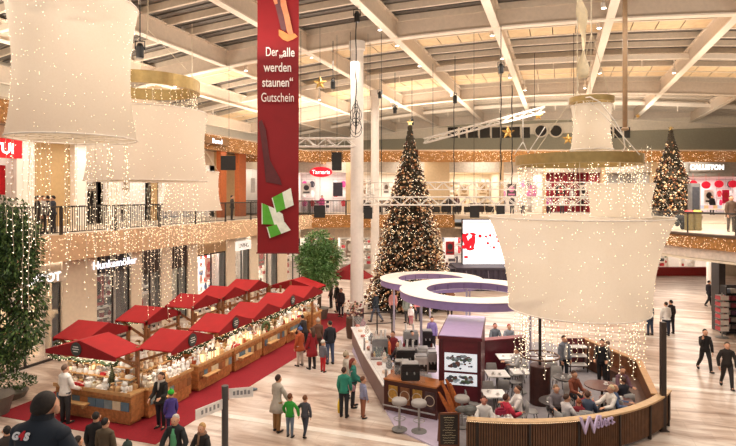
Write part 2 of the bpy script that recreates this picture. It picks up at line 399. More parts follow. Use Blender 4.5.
    for q in range(max(1, int(w/1.8))):
        pw, ph = rnd.uniform(.6,.95), rnd.uniform(1.0,1.5); x = w*(q+.3+rnd.random()*.4)/max(1,int(w/1.8)); p = Vector((x, .35+.5*rnd.random(), z0+h-1.0-ph*.5-rnd.random()*.3)); p.rotate(Matrix.Rotation(rz,3,'Z'))
        o = emp('window_poster', (loc[0]+p.x, loc[1]+p.y, p.z), rz, 'printed poster hanging in the window of the '+desc, 'poster', 'posters of the '+desc)
        t = MB(); t.bx(-pw/2,pw/2,-.01,.01,-ph/2,ph/2); obj('sheet', t, mat(rnd.choice(('F4F0EC',)+tuple(cols)),.5), o)
        t = MB(); t.rings([((0,-.016,ph*.1),(pw*.3,0,0),(0,0,ph*.25)),((0,-.011,ph*.1),(pw*.3,0,0),(0,0,ph*.25))],12); t.bx(-pw*.35,pw*.35,-.016,-.011,-ph*.38,-ph*.25); obj('print', t, mat(rnd.choice(tuple(cols)),.5), o)
        t = MB(); t.tube([(0,0,ph/2),(0,0,z0+h-.1-p.z)], .008, 4); obj('hanging_wire', t, M_steel, o)
def sign(desc, s, loc, rz, w, h, size, bg, fg, emit=1.0, bold=.0, depth=.12, shape='box', sx=1.0):
    o = emp('shop_sign', loc, rz, desc, 'sign'); t = MB()
    if shape == 'box': t.bbox((0,0,0), (w, depth, h), .02)
    else: t.rings([((0,-depth/2,0),(w/2,0,0),(0,0,h/2)),((0,depth/2,0),(w/2,0,0),(0,0,h/2))], 28)
    obj('sign_panel', t, bg, o)
    if s: text(s, size, mat(fg, .5, var=0, emit=emit, key=('sign', fg, emit)), o, (0, -depth/2-.012, -size*.34), (PI/2, 0, 0), .012, bold, sx=sx)
    return o
# ---- left ground floor shopfront
FU = -20.3
def vpx(px, u=FU): return on_u(px, u)[0]
pier_px = [(60.5,95),(129.5,140),(160,170),(186.6,196),(225.6,234),(249,257),(277,286)]
for a, b2 in pier_px:
    va, vb = vpx(a), vpx(b2); t = MB(); t.bx(FU-.5, FU+.12, va, vb, 0, 4.3); t.bx(FU-.5, FU+.15, va-.02, vb+.02, 0, .15); struct('wall_pier', t, m_pier)
units = [(0,60.5,'warm shop behind the weeping tree', 'F0DDBE', ('vase','carton','bauble'), ('E9D6B8','C89B5B','F3EEE4','8A6A42'), 1.5),
 (95,129.5,'dark-fronted lingerie shop', '5A4A44', ('garment','carton'), ('1D1A1C','8D2030','EDE4DC'), .8),
 (140,160,'narrow shop with the first dark blind', 'B9A898', ('garment','carton'), ('C42028','F0ECE8','463A36'), 1.0),
 (170,186.6,'narrow shop with the second dark blind', 'E9E6D6', ('garment','vase'), ('F5F2EA','7FA08A','CCC3AE'), 1.1),
 (196,225.6,'bright shop under the tan blind', 'F7F2EE', ('carton','garment'), ('D6262C','F6F3F0','3E6FB0','F0B2A4'), 1.9),
 (234,249,'bright shop with a white header', 'F5F1EC', ('garment','carton'), ('3B3A40','C9C3BD','D24A50'), 1.9),
 (257,277,'bright shop beside the hanging banner', 'F3EBE2', ('carton','garment'), ('B72B30','F1ECE6','6B5848'), 1.7),
 (286,300,'bright corner shop behind the potted tree', 'F3EBE2', ('carton','garment'), ('B72B30','F1ECE6','6B5848'), 1.6)]
for i, (a, b2, desc, wc, gk, cols, pw) in enumerate(units):
    va, vb = vpx(a) if a else vpx(-14), vpx(b2)
    shop(desc, (FU, va, 0), PI/2, vb-va, 4.1, 0, 4.5, wc, gk, cols, pw*2.8, racks=2, front=True)
    t = MB(); t.bx(FU-.06, FU-.03, va+.02, vb-.02, .05, 3.35); g = struct('window_%d' % (20+i), t, glassm())
    t = MB()
    for v in (va+.03, (va+vb)/2, vb-.03): t.bx(FU-.08, FU, v-.035, v+.035, 0, 3.4)
    t.bx(FU-.08, FU, va, vb, 3.33, 3.42); t.bx(FU-.08, FU, va, vb, 0, .1); struct('window_frame', t, M_dark, parent=g)
    hc = {1:'2A2524', 2:'3A2C26', 3:'3A2C26', 4:'B08F68', 5:'E9E1D6'}.get(i, 'CDBBA2')
    t = MB(); t.bx(FU-.1, FU+.02, va, vb, 3.42 if i not in (2, 3) else 2.9, 4.25); struct('trim_shop_header', t, mat(hc, .7))
sign('white letters DEPOT glowing over the leftmost shop window', 'DEPOT', (FU+.12, vpx(41.5), 3.55), PI/2, 2.3, .5, .5, mat('D8CBB8', .6), 'FFFFFF', 1.6, .008, .06)
sign('pale script sign over the dark-fronted lingerie shop', 'Hunkemöller', (FU+.12, vpx(113), 3.75), PI/2, vpx(129)-vpx(96)-.1, .8, .52, mat('2B2A33', .5), 'F4F2FF', 1.3, .004, .08)
sign('white header sign with grey letters over bright narrow shop', 'LIVING', (FU+.12, vpx(241.5), 3.6), PI/2, 1.9, .6, .42, mat('F4F0EA', .5, emit=.6), '8A8782', 0)
# ---- left upper shops
UU = -25.6
t = MB(); t.bx(UU-.1, UU-.02, 2, 48, 5.3, 10.4)
upl = [(0,16,'upper travel shop with a red sign','F1E9DF',('carton',),('D8212B','F4F1EC'),1.2),
 (83,103,'dark upper shop on the side gallery','4A423D',('garment','carton'),('20201F','D8D2CA','8C7A6A'),.6),
 (117,150,'white upper shop behind the light strings','F6F0E8',('garment','carton'),('3E3A38','E7E0D8','A98F76'),2.0),
 (158,214,'wide upper shop behind the smallest lampshade','F7EEE4',('carton','garment'),('5C4A40','F2EDE6','C7A98A'),2.2),
 (246,262,'upper shop beyond the orange columns','EFE5DA',('garment','carton'),('D5CFC9','9A3B46','3A3A42'),1.4)]
segs = []
def vu(px): return vpx(px, UU)
prev = 4.0
for a, b2, desc, wc, gk, cols, pw in upl:
    va, vb = (vu(a) if a else vu(-12)), vu(b2)
    if va > prev+.05:
        t = MB(); t.bx(UU-.4, UU, prev, va, 5.3, 10.4); struct('wall_gallery_left', t, mat('C9A878', .7, var=.06))
    shop(desc, (UU, va, 0), PI/2, vb-va, 4.3, 5.3, 4.0, wc, gk, cols, pw, racks=2)
    t = MB(); t.bx(UU-.2, UU, va, vb, 9.3, 10.4); struct('trim_shop_header', t, m_light); prev = vb
t = MB(); t.bx(UU-.4, UU, prev, 49, 5.3, 10.4); struct('wall_gallery_left', t, mat('C9A878', .7, var=.06))
sign('red sign with white letters TUI at the top of the upper gallery', 'TUI', (UU+.3, vpx(2.5, UU+.3), ZY(148, on_u(2.5, UU+.3)[1])), PI/2, 2.0, .95, .7, mat('D0101C', .5, emit=.5), 'FFFFFF', 1.2, .015)
for k, (a, b2) in enumerate(((11.5,29.5),(70,82.5),(103,116))):
    v0, v1 = vu(a), vu(b2); t = MB(); t.bx(UU-.1, UU+.35, v0, v1, 5.3, 10.3)
    struct('column_gallery_white', t, mat('FBF3E8', .5, var=.02))
    light('AREA', (UU+1.3, (v0+v1)/2, 10.2), 55, NEUT, .8, rot=(0, R(-25), 0), name='column_washer')
for a, b2 in ((221,226.5),(239,246)):
    v0, v1 = vpx(a, -24), vpx(b2, -24); t = MB(); t.bx(-24.4, -24, v0, v1, 5.3, 10.4); struct('column_gallery_orange', t, mat('B9622E', .6))
sign('small blue-white lettering on the golden soffit band', 'Bernd', (GU+.1, vpx(215, GU), 10.25), PI/2, 2.4, .45, .42, mat('8A6238', .6), 'F2F4FF', 1.5)
for i in range(6): light('AREA', (-22.6, 11+i*6.2, 10.35), 120, WARM, 2.2, size_y=3.5, name='gallery_ceiling_lamp')
for i in range(6): light('AREA', (-20.9+.55, 12+i*5.6, 4.15), 26, WARM, .3, size_y=3, name='shopfront_washer')
# ---- far block (faces the viewpoint): local x sideways, local y away
FD = 46.5
def fs(name, mb, m): return struct(name, mb, m, TH)
t = MB(); t.bx(-12.4, 34, FD, FD+8, 4.95, 5.3); fs('floor_gallery_far', t, m_slab)
t = MB(); t.bx(-11.0, 7.3, FD-.2, FD+.1, 4.25, 5.33); fs('trim_gallery_fascia_far', t, m_goldband)
t = MB(); t.bx(-13, 36, FD+.2, FD+16, 10.55, 10.85); fs('ceiling_gallery_far', t, m_slab)
t = MB(); t.bx(-11.5, 36, FD-.1, FD+.3, 9.8, 10.7); fs('trim_soffit_band_far', t, m_goldband)
t = MB(); t.bx(-12, 34, FD+.3, FD+8, 4.1, 4.3); fs('ceiling_shops_far', t, m_light)
def w2(l, d, z): x, y = CW(l, d); return (x, y, z)
bulbs_stuff('far_soffit_fringe', [w2(random.uniform(-11, 33), FD-.16, random.uniform(9.8, 10.7)) for i in range(1000)], .016, 'golden icicle lights along the soffit above the far gallery under the round windows')
bulbs_stuff('far_fascia_lights', [w2(random.uniform(-11, 7.2), FD-.26, random.uniform(4.3, 5.3)) for i in range(420)], .015, 'golden lights on the far gallery fascia behind the tall tree')
for i in range(6):
    railing(0, 3, 0, 5.33, w2(-10.9+i*3.02, FD-.05, 0), TH, 'dark railing of the far gallery behind the big decorated tree', 'railings of the far gallery')
UD = 51.5
def LF(px, d): return L(px, d)
far_up = [(296,346,'fashion shop under the red oval sign','F4EAE6',('garment','carton'),('E0559A','F5F2F0','3B3540','C43A44'),2.4),
 (352,424,'upper white shop behind the long truss','F4E8DA',('garment','carton'),('6B5A50','EDE6DE','A88B73'),2.2),
 (449,499,'cream-lit shop on the far gallery','FBEBD2',('carton','vase'),('E6D2B2','F7EFE2','B59468'),2.2),
 (503,543,'white-lit far shop behind the gold ring','F9EFE2',('garment','carton'),('D8D1C8','5E5855','D886B6'),2.4),
 (545,600,'deep red clothes shop','9A1C2A',('garment','garment'),('2B2426','E8E1DA','B8323A'),1.8),
 (604,650,'grey clothes shop behind the inner lampshade','B7ADA4',('garment','carton'),('4A4644','D5CFC8','8C4A4A'),1.6)]
prev = -14.0
for a, b2, desc, wc, gk, cols, pw in far_up:
    la, lb = L(a, UD), L(b2, UD)
    t = MB(); t.bx(prev, la, UD-.3, UD+.2, 5.3, 10.6); fs('wall_gallery_far', t, mat('D9BE98', .7, var=.05))
    x, y = CW(la, UD); shop(desc, (x, y, 0), TH, lb-la, 3.9, 5.3, 4, wc, gk, cols, pw, racks=3)
    t = MB(); t.bx(la, lb, UD-.2, UD, 9.1, 10.6); fs('trim_shop_header', t, mat('CFC4B6', .6)); prev = lb
t = MB(); t.bx(prev, L(659,UD), UD-.3, UD+.2, 5.3, 10.6); fs('wall_gallery_far', t, mat('D9BE98', .7, var=.05))
t = MB(); t.bx(L(659,UD), 44, UD-.3, UD+.2, 8.75, 10.6); fs('trim_shop_header', t, mat('9E978F', .6))
sign('red oval sign with white script on the far gallery', 'Tamaris', w2(L(321,51), 51, ZY(172,51)), TH, 2.1, .95, .52, mat('E01830', .5, emit=.6), 'FFFFFF', 1.2, .006, shape='oval')
x, y = CW(L(661,UD), UD); shop('pink and white shop with grey header', (x, y, 0), TH, 9.5, 3.45, 5.3, 4.5, 'F6E8EA', ('garment','garment'), ('E02458','F6F2F2','2A2428','D0303C'), 2.6, racks=5)
sign('white letters CALLISTON on the grey header beside the smaller tree', 'CALLISTON', w2(L(704,UD), UD-.4, ZY(167.5,UD)), TH, 3.2, .8, .6, mat('9E978F', .6), 'FFFFFF', 1.6, .025)
for k, px in enumerate((693,706,719,733)):
    t = MB(); d = UD-.3; p = w2(L(px,d), d, ZY(184 if k != 1 else 185,d)); t.rings([((0,-.03,0),(.42,0,0),(0,0,.34)),((0,.03,0),(.42,0,0),(0,0,.34))], 20)
    t.tube([(0,0,.33),(0,0,1.0)], .01, 4)
    obj('hanging_sale_disc', t, mat('E0203A', .5, emit=.4), None, p, TH, 'red disc hanging in the pink and white clothes shop window', 'sign', 'red discs in the clothes shop window')
for i in range(7): light('AREA', w2(-9+i*6.5, FD+3, 10.45), 150, WARM, 2.5, rot=(0,0,TH), name='gallery_ceiling_lamp')
# far ground floor
GD = 48.0
far_dn = [(300,335,'shop behind the round-headed tree','F7EFE6',('garment','carton'),('C83038','F2EEE8','57484A'),2.4),
 (338,372,'white shop behind the two columns','F8F1E8',('carton','garment'),('E0DAD2','B33A40','8B7768'),2.4),
 (378,430,'shop behind the tall tree','F4E6D4',('garment','carton'),('D9D2C8','5A4C44','A63038'),2.0),
 (442,470,'white shop beside the big screen','FBF6F2',('garment','carton'),('E9E6E2','D03A42','55525A'),2.8),
 (548,640,'shop behind the wide drum lampshade','F4E9DD',('carton','garment'),('D9D2C8','5A4C44','A63038'),2.0)]
prev = -13.0
for a, b2, desc, wc, gk, cols, pw in far_dn:
    la, lb = L(a, GD), L(b2, GD)
    t = MB(); t.bx(prev, la, GD-.3, GD+.2, 0, 4.2); fs('wall_shopfront_far', t, m_pier)
    x, y = CW(la, GD); shop(desc, (x, y, 0), TH, lb-la, 4.1, 0, 4.5, wc, gk, cols, pw, racks=3)
    t = MB(); t.bx(la, lb, GD-.2, GD, 3.3, 4.2); fs('trim_shop_header', t, mat('D8C8B4', .6)); prev = lb
la, lb = L(652, GD), L(712, GD)
t = MB(); t.bx(prev, la, GD-.3, GD+.2, 0, 4.2); fs('wall_shopfront_far', t, m_pier)
x, y = CW(la, GD); shop('decoration shop with a red sill', (x, y, 0), TH, lb-la, 4.1, 0, 5, 'F3ECE4', ('bauble','carton'), ('E8E4DE','C02A30','3C3A38','7C8C6C'), 2.4, racks=4)
t = MB(); t.bx(la, lb, GD-.5, GD-.1, .02, .75); fs('trim_shop_sill', t, mat('8E1E1A', .6))
t = MB(); t.bx(lb, 40, GD-.3, GD+.2, 0, 4.2); fs('wall_shopfront_far', t, m_pier)
# ---- right-hand gallery: wide floor with a curved edge
edge = [(14.5,20.2),(12.0,21.3),(9.2,23.2),(6.6,25.6),(5.2,27.2),(4.3,28.8),(3.9,30.6),(4.0,32.6),(4.6,34.8),(5.6,37.2)]
endp = [CW(7.2, FD)]
loop = edge + endp + [CW(34, FD), (38,40), (38,14)]
t = MB(); t.prism(loop, 4.95, 5.3); struct('floor_gallery_right', t, m_slab)
def inset(i, k):  # point i of the edge moved k towards the gallery
    a = Vector(edge[max(i-1,0)]); b2 = Vector(edge[min(i+1,len(edge)-1)]); d = (b2-a).normalized(); n = Vector((d.y, -d.x)); return (edge[i][0]+n.x*k, edge[i][1]+n.y*k)
def curved(lo, hi, k0, k1):
    t = MB()
    for i in range(len(edge)-1):
        a, b2, c, d = inset(i,k0), inset(i+1,k0), inset(i+1,k1), inset(i,k1)
        t.prism([a,b2,c,d], lo, hi)
    return t
struct('trim_gallery_fascia_right', curved(4.72, 5.25, -.04, .3), m_goldband)
struct('trim_gallery_fascia_lower', curved(4.3, 4.72, .12, .5), mat('E2D4C8', .6))
struct('trim_gallery_edge', curved(5.25, 5.36, -.12, .35), mat('5A4638', .5))
pts = []
for i in range(700):
    k = random.randrange(len(edge)-1); s_ = random.random(); a, b2 = inset(k,-.08), inset(k+1,-.08); pts.append((a[0]+(b2[0]-a[0])*s_, a[1]+(b2[1]-a[1])*s_, random.uniform(4.74, 5.22)))
bulbs_stuff('curved_fascia_lights', pts, .010, 'small golden lights set in the curved gallery fascia at the right edge')
for i in range(len(edge)-1):
    a, b2 = inset(i,.1), inset(i+1,.1); ln = math.dist(a, b2); rz = math.atan2(b2[1]-a[1], b2[0]-a[0])
    r = emp('glass_railing', (a[0],a[1],0), rz, 'clear glass balustrade panel with dark handrail on the curved gallery', 'railing', 'glass balustrade of the curved gallery')
    t = MB(); t.bx(.02, ln-.02, -.01, .01, 5.37, 6.2); obj('pane', t, glassm('DDE4E0', .14), r)
    t = MB(); t.bx(0, ln, -.03, .03, 6.2, 6.27); obj('handrail', t, m_rail, r)
    t = MB(); t.bx(-.02, .02, -.025, .025, 5.36, 6.2); obj('post', t, m_rail, r)
t = MB(); t.prism(loop, 4.2, 4.28); struct('ceiling_shops_right', t, m_light)
for k, (l, d) in enumerate(((13,34),(19,30),(22,38))): light('AREA', w2(l,d,4.15), 260, WARM, 3, name='under_gallery_lamp')
p = PX(710, 38); t = MB(); t.lathe([(.22,0),(.22,4.2)], 20, (p[0],p[1],0)); struct('column_right', t, m_col)
# dark pier and goods stand at the right edge
p = PX(718.5, 28.5); t = MB(); t.box((0,0,2.1), (.33,.6,4.2)); struct('wall_pier_dark', t, mat('3B3738', .5), TH, (p[0],p[1],0))
p = PX(718, 33); t = MB(); t.box((0,0,2.1), (.5,.5,4.2)); struct('wall_pier_dark', t, mat('6A5F5C', .5), TH, (p[0],p[1],0))
sx0, sy0 = PX(729, 27.4)
rk = emp('magazine_rack', (sx0,sy0,0), TH, 'tall black shop shelf stacked with packets at the right edge of the hall', 'shelf unit')
for k in range(6):
    t = MB(); t.bx(-.1, 2.6, 0, .45, .25+k*.36, .28+k*.36); obj('shelf', t, M_black, rk)
t = MB(); t.bx(-.12, 2.62, .45, .5, 0, 2.45); obj('back_panel', t, mat('4A4648', .6), rk)
t = MB(); t.bx(-.14, -.1, 0, .5, 0, 2.45); obj('side_panel', t, M_black, rk)
for k in range(6):
    for i in range(9):
        q = Vector((.02+i*.28, .18, .284+k*.36)); q.rotate(Matrix.Rotation(TH, 3, 'Z'))
        o = obj('packet', good('carton', random.choice(('A8A2A0','9A4656','6F7E94','C9C4BC','6A4A62','5A5458'))), None, None, (sx0+q.x, sy0+q.y, q.z), TH, 'small packet on the black shelf at the right edge', 'packet', 'packets on the black shelf')
        o.scale = (.8, .8, 1.1)
p0 = PX(722, 27.0)
rk2 = emp('postcard_stand', (p0[0],p0[1],0), TH, 'narrow wire stand of red and white cards beside black shelf', 'stand')
t = MB(); t.lathe([(.3,0),(.3,.03),(.03,.05),(.03,2.2)], 12); obj('pole', t, M_steel, rk2)
for k in range(6):
    t = MB(); t.bx(-.22,.22,-.22,.22,.35+k*.3,.37+k*.3)
    for s in (-1,1): t.bx(-.2,.2,s*.19-.02,s*.19+.02,.37+k*.3,.58+k*.3,1); t.bx(s*.19-.02,s*.19+.02,-.2,.2,.37+k*.3,.55+k*.3,2)
    obj('pocket', t, [M_steel, mat('E8E0DA', .6), mat('C04A50', .6)], rk2)

# dark lounge seats of the far gallery
def lounge(px, d, c_, lab):
    x, y = PX(px, d); o = emp('lounge_chair', (x,y,5.31), TH+R(random.choice((0,90,180,-90))), lab, 'chair', 'lounge chairs of the far gallery'); t = MB(); t.bbox((0,0,.3),(.7,.65,.3),.05); obj('seat', t, mat(c_,.8), o)
    t = MB(); t.bbox((0,-.3,.62),(.7,.14,.7),.05); obj('backrest', t, mat(c_,.8), o)
    for a in (-1,1):
        t = MB(); t.bbox((a*.36,0,.42),(.1,.6,.5),.03); obj('armrest', t, mat(c_,.8), o)
        for b2 in (-1,1):
            t = MB(); t.bx(a*.28-.02,a*.28+.02,b2*.25-.02,b2*.25+.02,0,.16); obj('leg', t, M_dark, o)
for px in (366,378,390,436,446,457,468,479,490,500): lounge(px, 48.6+(px%3)*.5, '3A2E2A' if px % 2 else '2A2624', 'dark upholstered lounge chair behind the railing of the far gallery')
# ================================================================== CHANDELIERS AND LIGHT STRINGS
M_shade = shadem()
def make_string(n, step, seed):
    rnd = random.Random(seed); t = MB(); z = 0; path = [(0,0,0)]
    for i in range(n):
        z -= step*rnd.uniform(.7, 1.3); x, y = rnd.uniform(-.02,.02), rnd.uniform(-.02,.02); path.append((x,y,z))
        a = rnd.uniform(0, 2*PI); t.octa((x+.035*math.cos(a), y+.035*math.sin(a), z+.02), rnd.uniform(.010,.017), 1)
    t.tube(path, .006, 3, 0); return t.mesh('light_string', [M_wire, M_bulb]), -z
STR = {}
def string_at(x, y, z, length, label, group, step=.17):
    k = (max(3, int(length/step)), random.randrange(4), step)
    if k not in STR: STR[k] = make_string(k[0], step, hash(k) % 997)
    o = obj('light_string', STR[k][0], None, None, (x,y,z), random.uniform(0,6.28), label, 'light string', group); o.scale = (1,1,length/STR[k][1]); return o
def shade_mesh(prof, n=48):
    t = MB(); t.lathe(prof, n, caps=False); return t
def chandelier(name_label, c, prof, ztop, ring=None, sparkle=0, glow=60, hang=None):
    o = emp('drum_chandelier', (c[0],c[1],0), 0, name_label, 'chandelier')
    obj('fabric_shade', shade_mesh(prof), M_shade, o, smooth=True)
    for r, z in (prof[0], prof[-1]):
        t = MB(); t.tube([((r+.005)*math.cos(a*PI/24), (r+.005)*math.sin(a*PI/24), z) for a in range(49)], .022, 6); obj('hoop', t, M_white, o, smooth=True)
    t = MB(); r0, z0 = prof[0]
    for k in range(8):
        a = k*PI/4; t.tube([(0,0,z0+.02),(r0*math.cos(a), r0*math.sin(a), z0+.02)], .01, 4)
    for q in (.3,.5,.7,.85): t.tube([(r0*q*math.cos(a*PI/16), r0*q*math.sin(a*PI/16), z0+.02) for a in range(33)], .008, 4)
    obj('string_grid', t, M_wire, o)
    if ring:
        r, z, h = ring; t = MB(); n = 64
        pr = [(r,z),(r,z+h),(r-.12,z+h),(r-.12,z),(r,z)]; t.lathe(pr, n, caps=False); obj('gold_ring', t, M_gold, o)
    if sparkle:
        t = MB()
        for i in range(sparkle):
            k = random.randrange(len(prof)-1); s_ = random.random(); r = prof[k][0]+(prof[k+1][0]-prof[k][0])*s_-.06; z = prof[k][1]+(prof[k+1][1]-prof[k][1])*s_; a = random.uniform(0, 2*PI); r += .075
            t.octa((r*math.cos(a), r*math.sin(a), z), random.uniform(.005,.011))
        b_ = obj('inner_bulbs', t, M_bulb, o); b_['kind'] = 'stuff'
    zr = hang or zb(c[0])
    rr, zz = (ring[0]-.06, ring[1]+ring[2]) if ring else (prof[-1][0], prof[-1][1])
    for k in range(3):
        a = k*2*PI/3+.4; t = MB(); t.tube([(rr*math.cos(a), rr*math.sin(a), zz), (0,0,zz+min(2.0,(zr-zz)*.6))], .012, 5); obj('suspension_wire', t, M_wire, o)
    t = MB(); t.tube([(0,0,zz+min(2.0,(zr-zz)*.6)),(0,0,zr)], .02, 5); obj('suspension_rod', t, M_wire, o)
    if ring:
        for k in range(8):
            a = k*PI/4; t = MB(); t.tube([(prof[-1][0]*math.cos(a), prof[-1][0]*math.sin(a), prof[-1][1]), ((ring[0]-.06)*math.cos(a), (ring[0]-.06)*math.sin(a), ring[1])], .008, 4); obj('hanger_wire', t, M_wire, o)
    if glow: light('POINT', (c[0],c[1],(prof[0][1]+prof[-1][1])/2), glow, WARM, .5, name='chandelier_lamp')
    return o
def drum(r0, rm, r1, z0, z1, n=10):    # hourglass profile
    out = []
    for i in range(n+1):
        s_ = i/n; q = (1-s_)**2.2*(r0-rm) + s_**2.2*(r1-rm); out.append((rm+q, z0+(z1-z0)*s_))
    return out
def strings_ring(c, r, z, n, lmin, lmax, label, group, a0=0, a1=2*PI, jit=.15, step=.17):
    for i in range(n):
        a = a0+(a1-a0)*(i+random.uniform(0,.6))/n; rr = r*random.uniform(1-jit, 1); string_at(c[0]+rr*math.cos(a), c[1]+rr*math.sin(a), z, random.uniform(lmin, lmax), label, group, step)
# big hourglass at upper left
d = 15.0; c = PX(73.5, d)
chandelier('biggest hourglass lampshade of cream fabric hanging at the upper left', c, drum(1.60, 1.28, 1.63, ZY(139,d), ZY(5,d)), None, None, 520, 32)
strings_ring(c, 1.6, ZY(140,d), 34, 2.0, 4.4, 'thin light string hanging below the biggest hourglass lampshade', 'light strings below the biggest lampshade', jit=.6)
# middle lamp with gold ring
d = 21.5; c = PX(148, d); c2_ = c
chandelier('cream lampshade under a gold ring behind the biggest hourglass shade', c, drum(2.26, 2.0, 2.24, ZY(181,d), ZY(113,d)), None, (1.95, ZY(92,d), .45), 420, 44)
strings_ring(c, 1.85, ZY(92,d), 40, .7, 1.1, 'short crystal light string between the rear gold ring and its shade', 'crystal strings of the rear gold ring', jit=.05, step=.1)
strings_ring(c, 2.2, ZY(181,d), 42, 2.0, 5.4, 'light string hanging below the lampshade with the gold ring at the side gallery', 'light strings below the middle lampshade', jit=.7)
d = 26; c = PX(192, d)
chandelier('smallest of the three cream lampshades before the side gallery', c, drum(1.36, 1.14, 1.24, ZY(210,d), ZY(172,d)), None, None, 130, 22)
strings_ring(c, 1.3, ZY(210,d), 22, 1.2, 3.4, 'light string hanging below the smallest lampshade of the side gallery', 'light strings below the smallest lampshade', jit=.6)
# great drum over the cafe
d = 17.0; c = PX(577.5, d); c3_ = c; gz = ZY(162, 15.2); DRUM = [(2.06,ZY(324,14.9)),(2.08,4.0),(2.13,4.5),(2.22,5.0),(2.36,5.5),(2.53,5.95),(2.68,ZY(221,14.4))]; SB = ZY(324,14.9)+.05
chandelier('wide cream drum lampshade hanging low over the cafe under a gold ring', c, DRUM, None, (1.86, gz, .30), 480, 52)
strings_ring(c, 1.8, gz, 46, 1.0, 1.7, 'crystal light string hanging from the gold ring above the wide drum lampshade', 'crystal strings of the front gold ring', jit=.08, step=.1)
strings_ring(c, 2.0, SB, 15, 1.2, 1.9, 'light string hanging below the wide drum over the cafe tables', 'light strings below the wide drum', a0=R(-60), a1=R(60), jit=.25, step=.11)
strings_ring(c, 2.0, SB, 18, 1.1, 2.2, 'light string hanging below the wide drum over the cafe tables', 'light strings below the wide drum', a0=R(120), a1=R(245), jit=.25, step=.11)
strings_ring(c, 2.0, SB, 12, .5, 1.4, 'light string hanging below the wide drum over the cafe tables', 'light strings below the wide drum', a0=R(245), a1=R(300), jit=.25, step=.11)
c = PX(620, 17.6)
chandelier('small cream lampshade hanging inside the front gold ring above the drum', c, drum(.9, .88, 1.02, ZY(217,17.6), ZY(184,17.6)), None, None, 110, 8, hang=gz+.3)
for k in range(9):
    a = k*2*PI/9; string_at(c[0]+.9*math.cos(a), c[1]+.9*math.sin(a), ZY(184,17.6)+1.2, 1.15, 'crystal light string hanging from the gold ring above the wide drum lampshade', 'crystal strings of the front gold ring', .1)
c = PX(591.5, 17)
chandelier('slim waisted lampshade hanging over the front gold ring', c, drum(.62, .48, .6, ZY(150,17), ZY(106,17)), None, (.66, ZY(103,17), .16), 80, 7)
# twisted fabric, cables of the front chandelier
t = MB(); x, y = PX(582, 17); rs = []
for i in range(29):
    s_ = i/28; a = s_*9; z = ZY(78,17)+s_*(zb(x)-ZY(78,17)); w = .16+.08*math.sin(s_*17); rs.append(((x+.05*math.sin(s_*8), y, z), (w*math.cos(a), w*math.sin(a), 0), (-.03*math.sin(a), .03*math.cos(a), 0)))
t.rings(rs, 10); obj('twisted_cloth', t, mat('F2E0BC', .6), label='twisted cream cloth sleeve hanging from the roof above the slim lampshade', cat='cloth', smooth=True)
def cable(name, pts, r, m, label, cat='cable', group=None):
    t = MB(); t.tube(pts, r, 6); return obj(name, t, m, None, label=label, cat=cat, group=group, smooth=True)
def cat_pts(p, q, sag, n=12): return [tuple(Vector(p).lerp(Vector(q), i/n) - Vector((0,0,sag*4*(i/n)*(1-i/n)))) for i in range(n+1)]
def W3(px, py, d): x, y = PX(px, d); return (x, y, ZY(py, d))
cable('white_cable', [W3(583,98,16.6),W3(590,97,16.3),W3(600,102,16.2),W3(614,120,16.2),W3(623,135,16.2),W3(625,147,16.3),W3(622,154,16.3)], .02, M_white, 'white cable looping from the slim lampshade down to the gold ring')
cable('white_wire', [W3(585,98,16.6),W3(606,117,16),W3(640,155,15.4)], .014, M_white, 'straight wire slanting to the far edge of the front gold ring')
cable('white_wire', [W3(583,98,16.8),W3(590,152,16.6)], .02, M_white, 'white cable running straight down in front of the slim lampshade')
cable('white_wire', [W3(523,110,15.2),W3(523,142,15.2)], .014, M_white, 'upright wire dividing above the front edge of gold ring')
cable('white_wire', [W3(523,142,15.2),W3(514,155,15.2)], .012, M_white, 'short wire splaying to the outer edge of front gold ring')
cable('white_wire', [W3(523,142,15.2),W3(528,153,15.2)], .012, M_white, 'short wire splaying inward onto the front gold ring')
cable('white_wire', [W3(545,127,15.2),W3(528,153,15.2)], .012, M_white, 'slanting wire from under the round windows to the gold ring')
x, y = PX(625, 20); t = MB(); t.tube([(x,y,ZY(128,20)),(x,y,zb(x))], .085, 12); t.lathe([(.02,0),(.13,.02),(.13,.1),(.085,.12)], 12, (x,y,ZY(128,20)-.1), 0)
obj('hanging_pole', t, mat('A88A6A', .5), label='tan pole hanging from the roof behind the slim lampshade', cat='pole', smooth=True)
# ================================================================== BANNER
d = 18.0; x, y = PX(278, d); w = L(299,d)-L(257.5,d); z0 = ZY(253,d); z1 = zb(x)+.02
bn = emp('banner', (x,y,0), TH, 'tall red advertising banner with white German lettering hanging from the roof', 'banner')
m_ban = mat('8A0410', .65, var=.08, scale=1.5); t = MB(); n = 24
for i in range(n):
    za, zc = z0+(z1-z0)*i/n, z0+(z1-z0)*(i+1)/n; ya, yc = .03*math.sin(i*.8), .03*math.sin((i+1)*.8)
    t.v += [(-w/2,ya,za),(w/2,ya,za),(w/2,ya+.015,za),(-w/2,ya+.015,za),(-w/2,yc,zc),(w/2,yc,zc),(w/2,yc+.015,zc),(-w/2,yc+.015,zc)]
    b0 = len(t.v)-8
    for q in ((0,1,5,4),(1,2,6,5),(2,3,7,6),(3,0,4,7)): t.face([b0+k for k in q])
obj('cloth', t, m_ban, bn, smooth=False)
for z in (z0, z1-.03):
    t = MB(); t.tube([(-w/2-.03,.01,z),(w/2+.03,.01,z)], .025, 8); obj('bar', t, mat('7D0810', .5), bn)
M_print = mat('FFF3EE', .6, var=0)
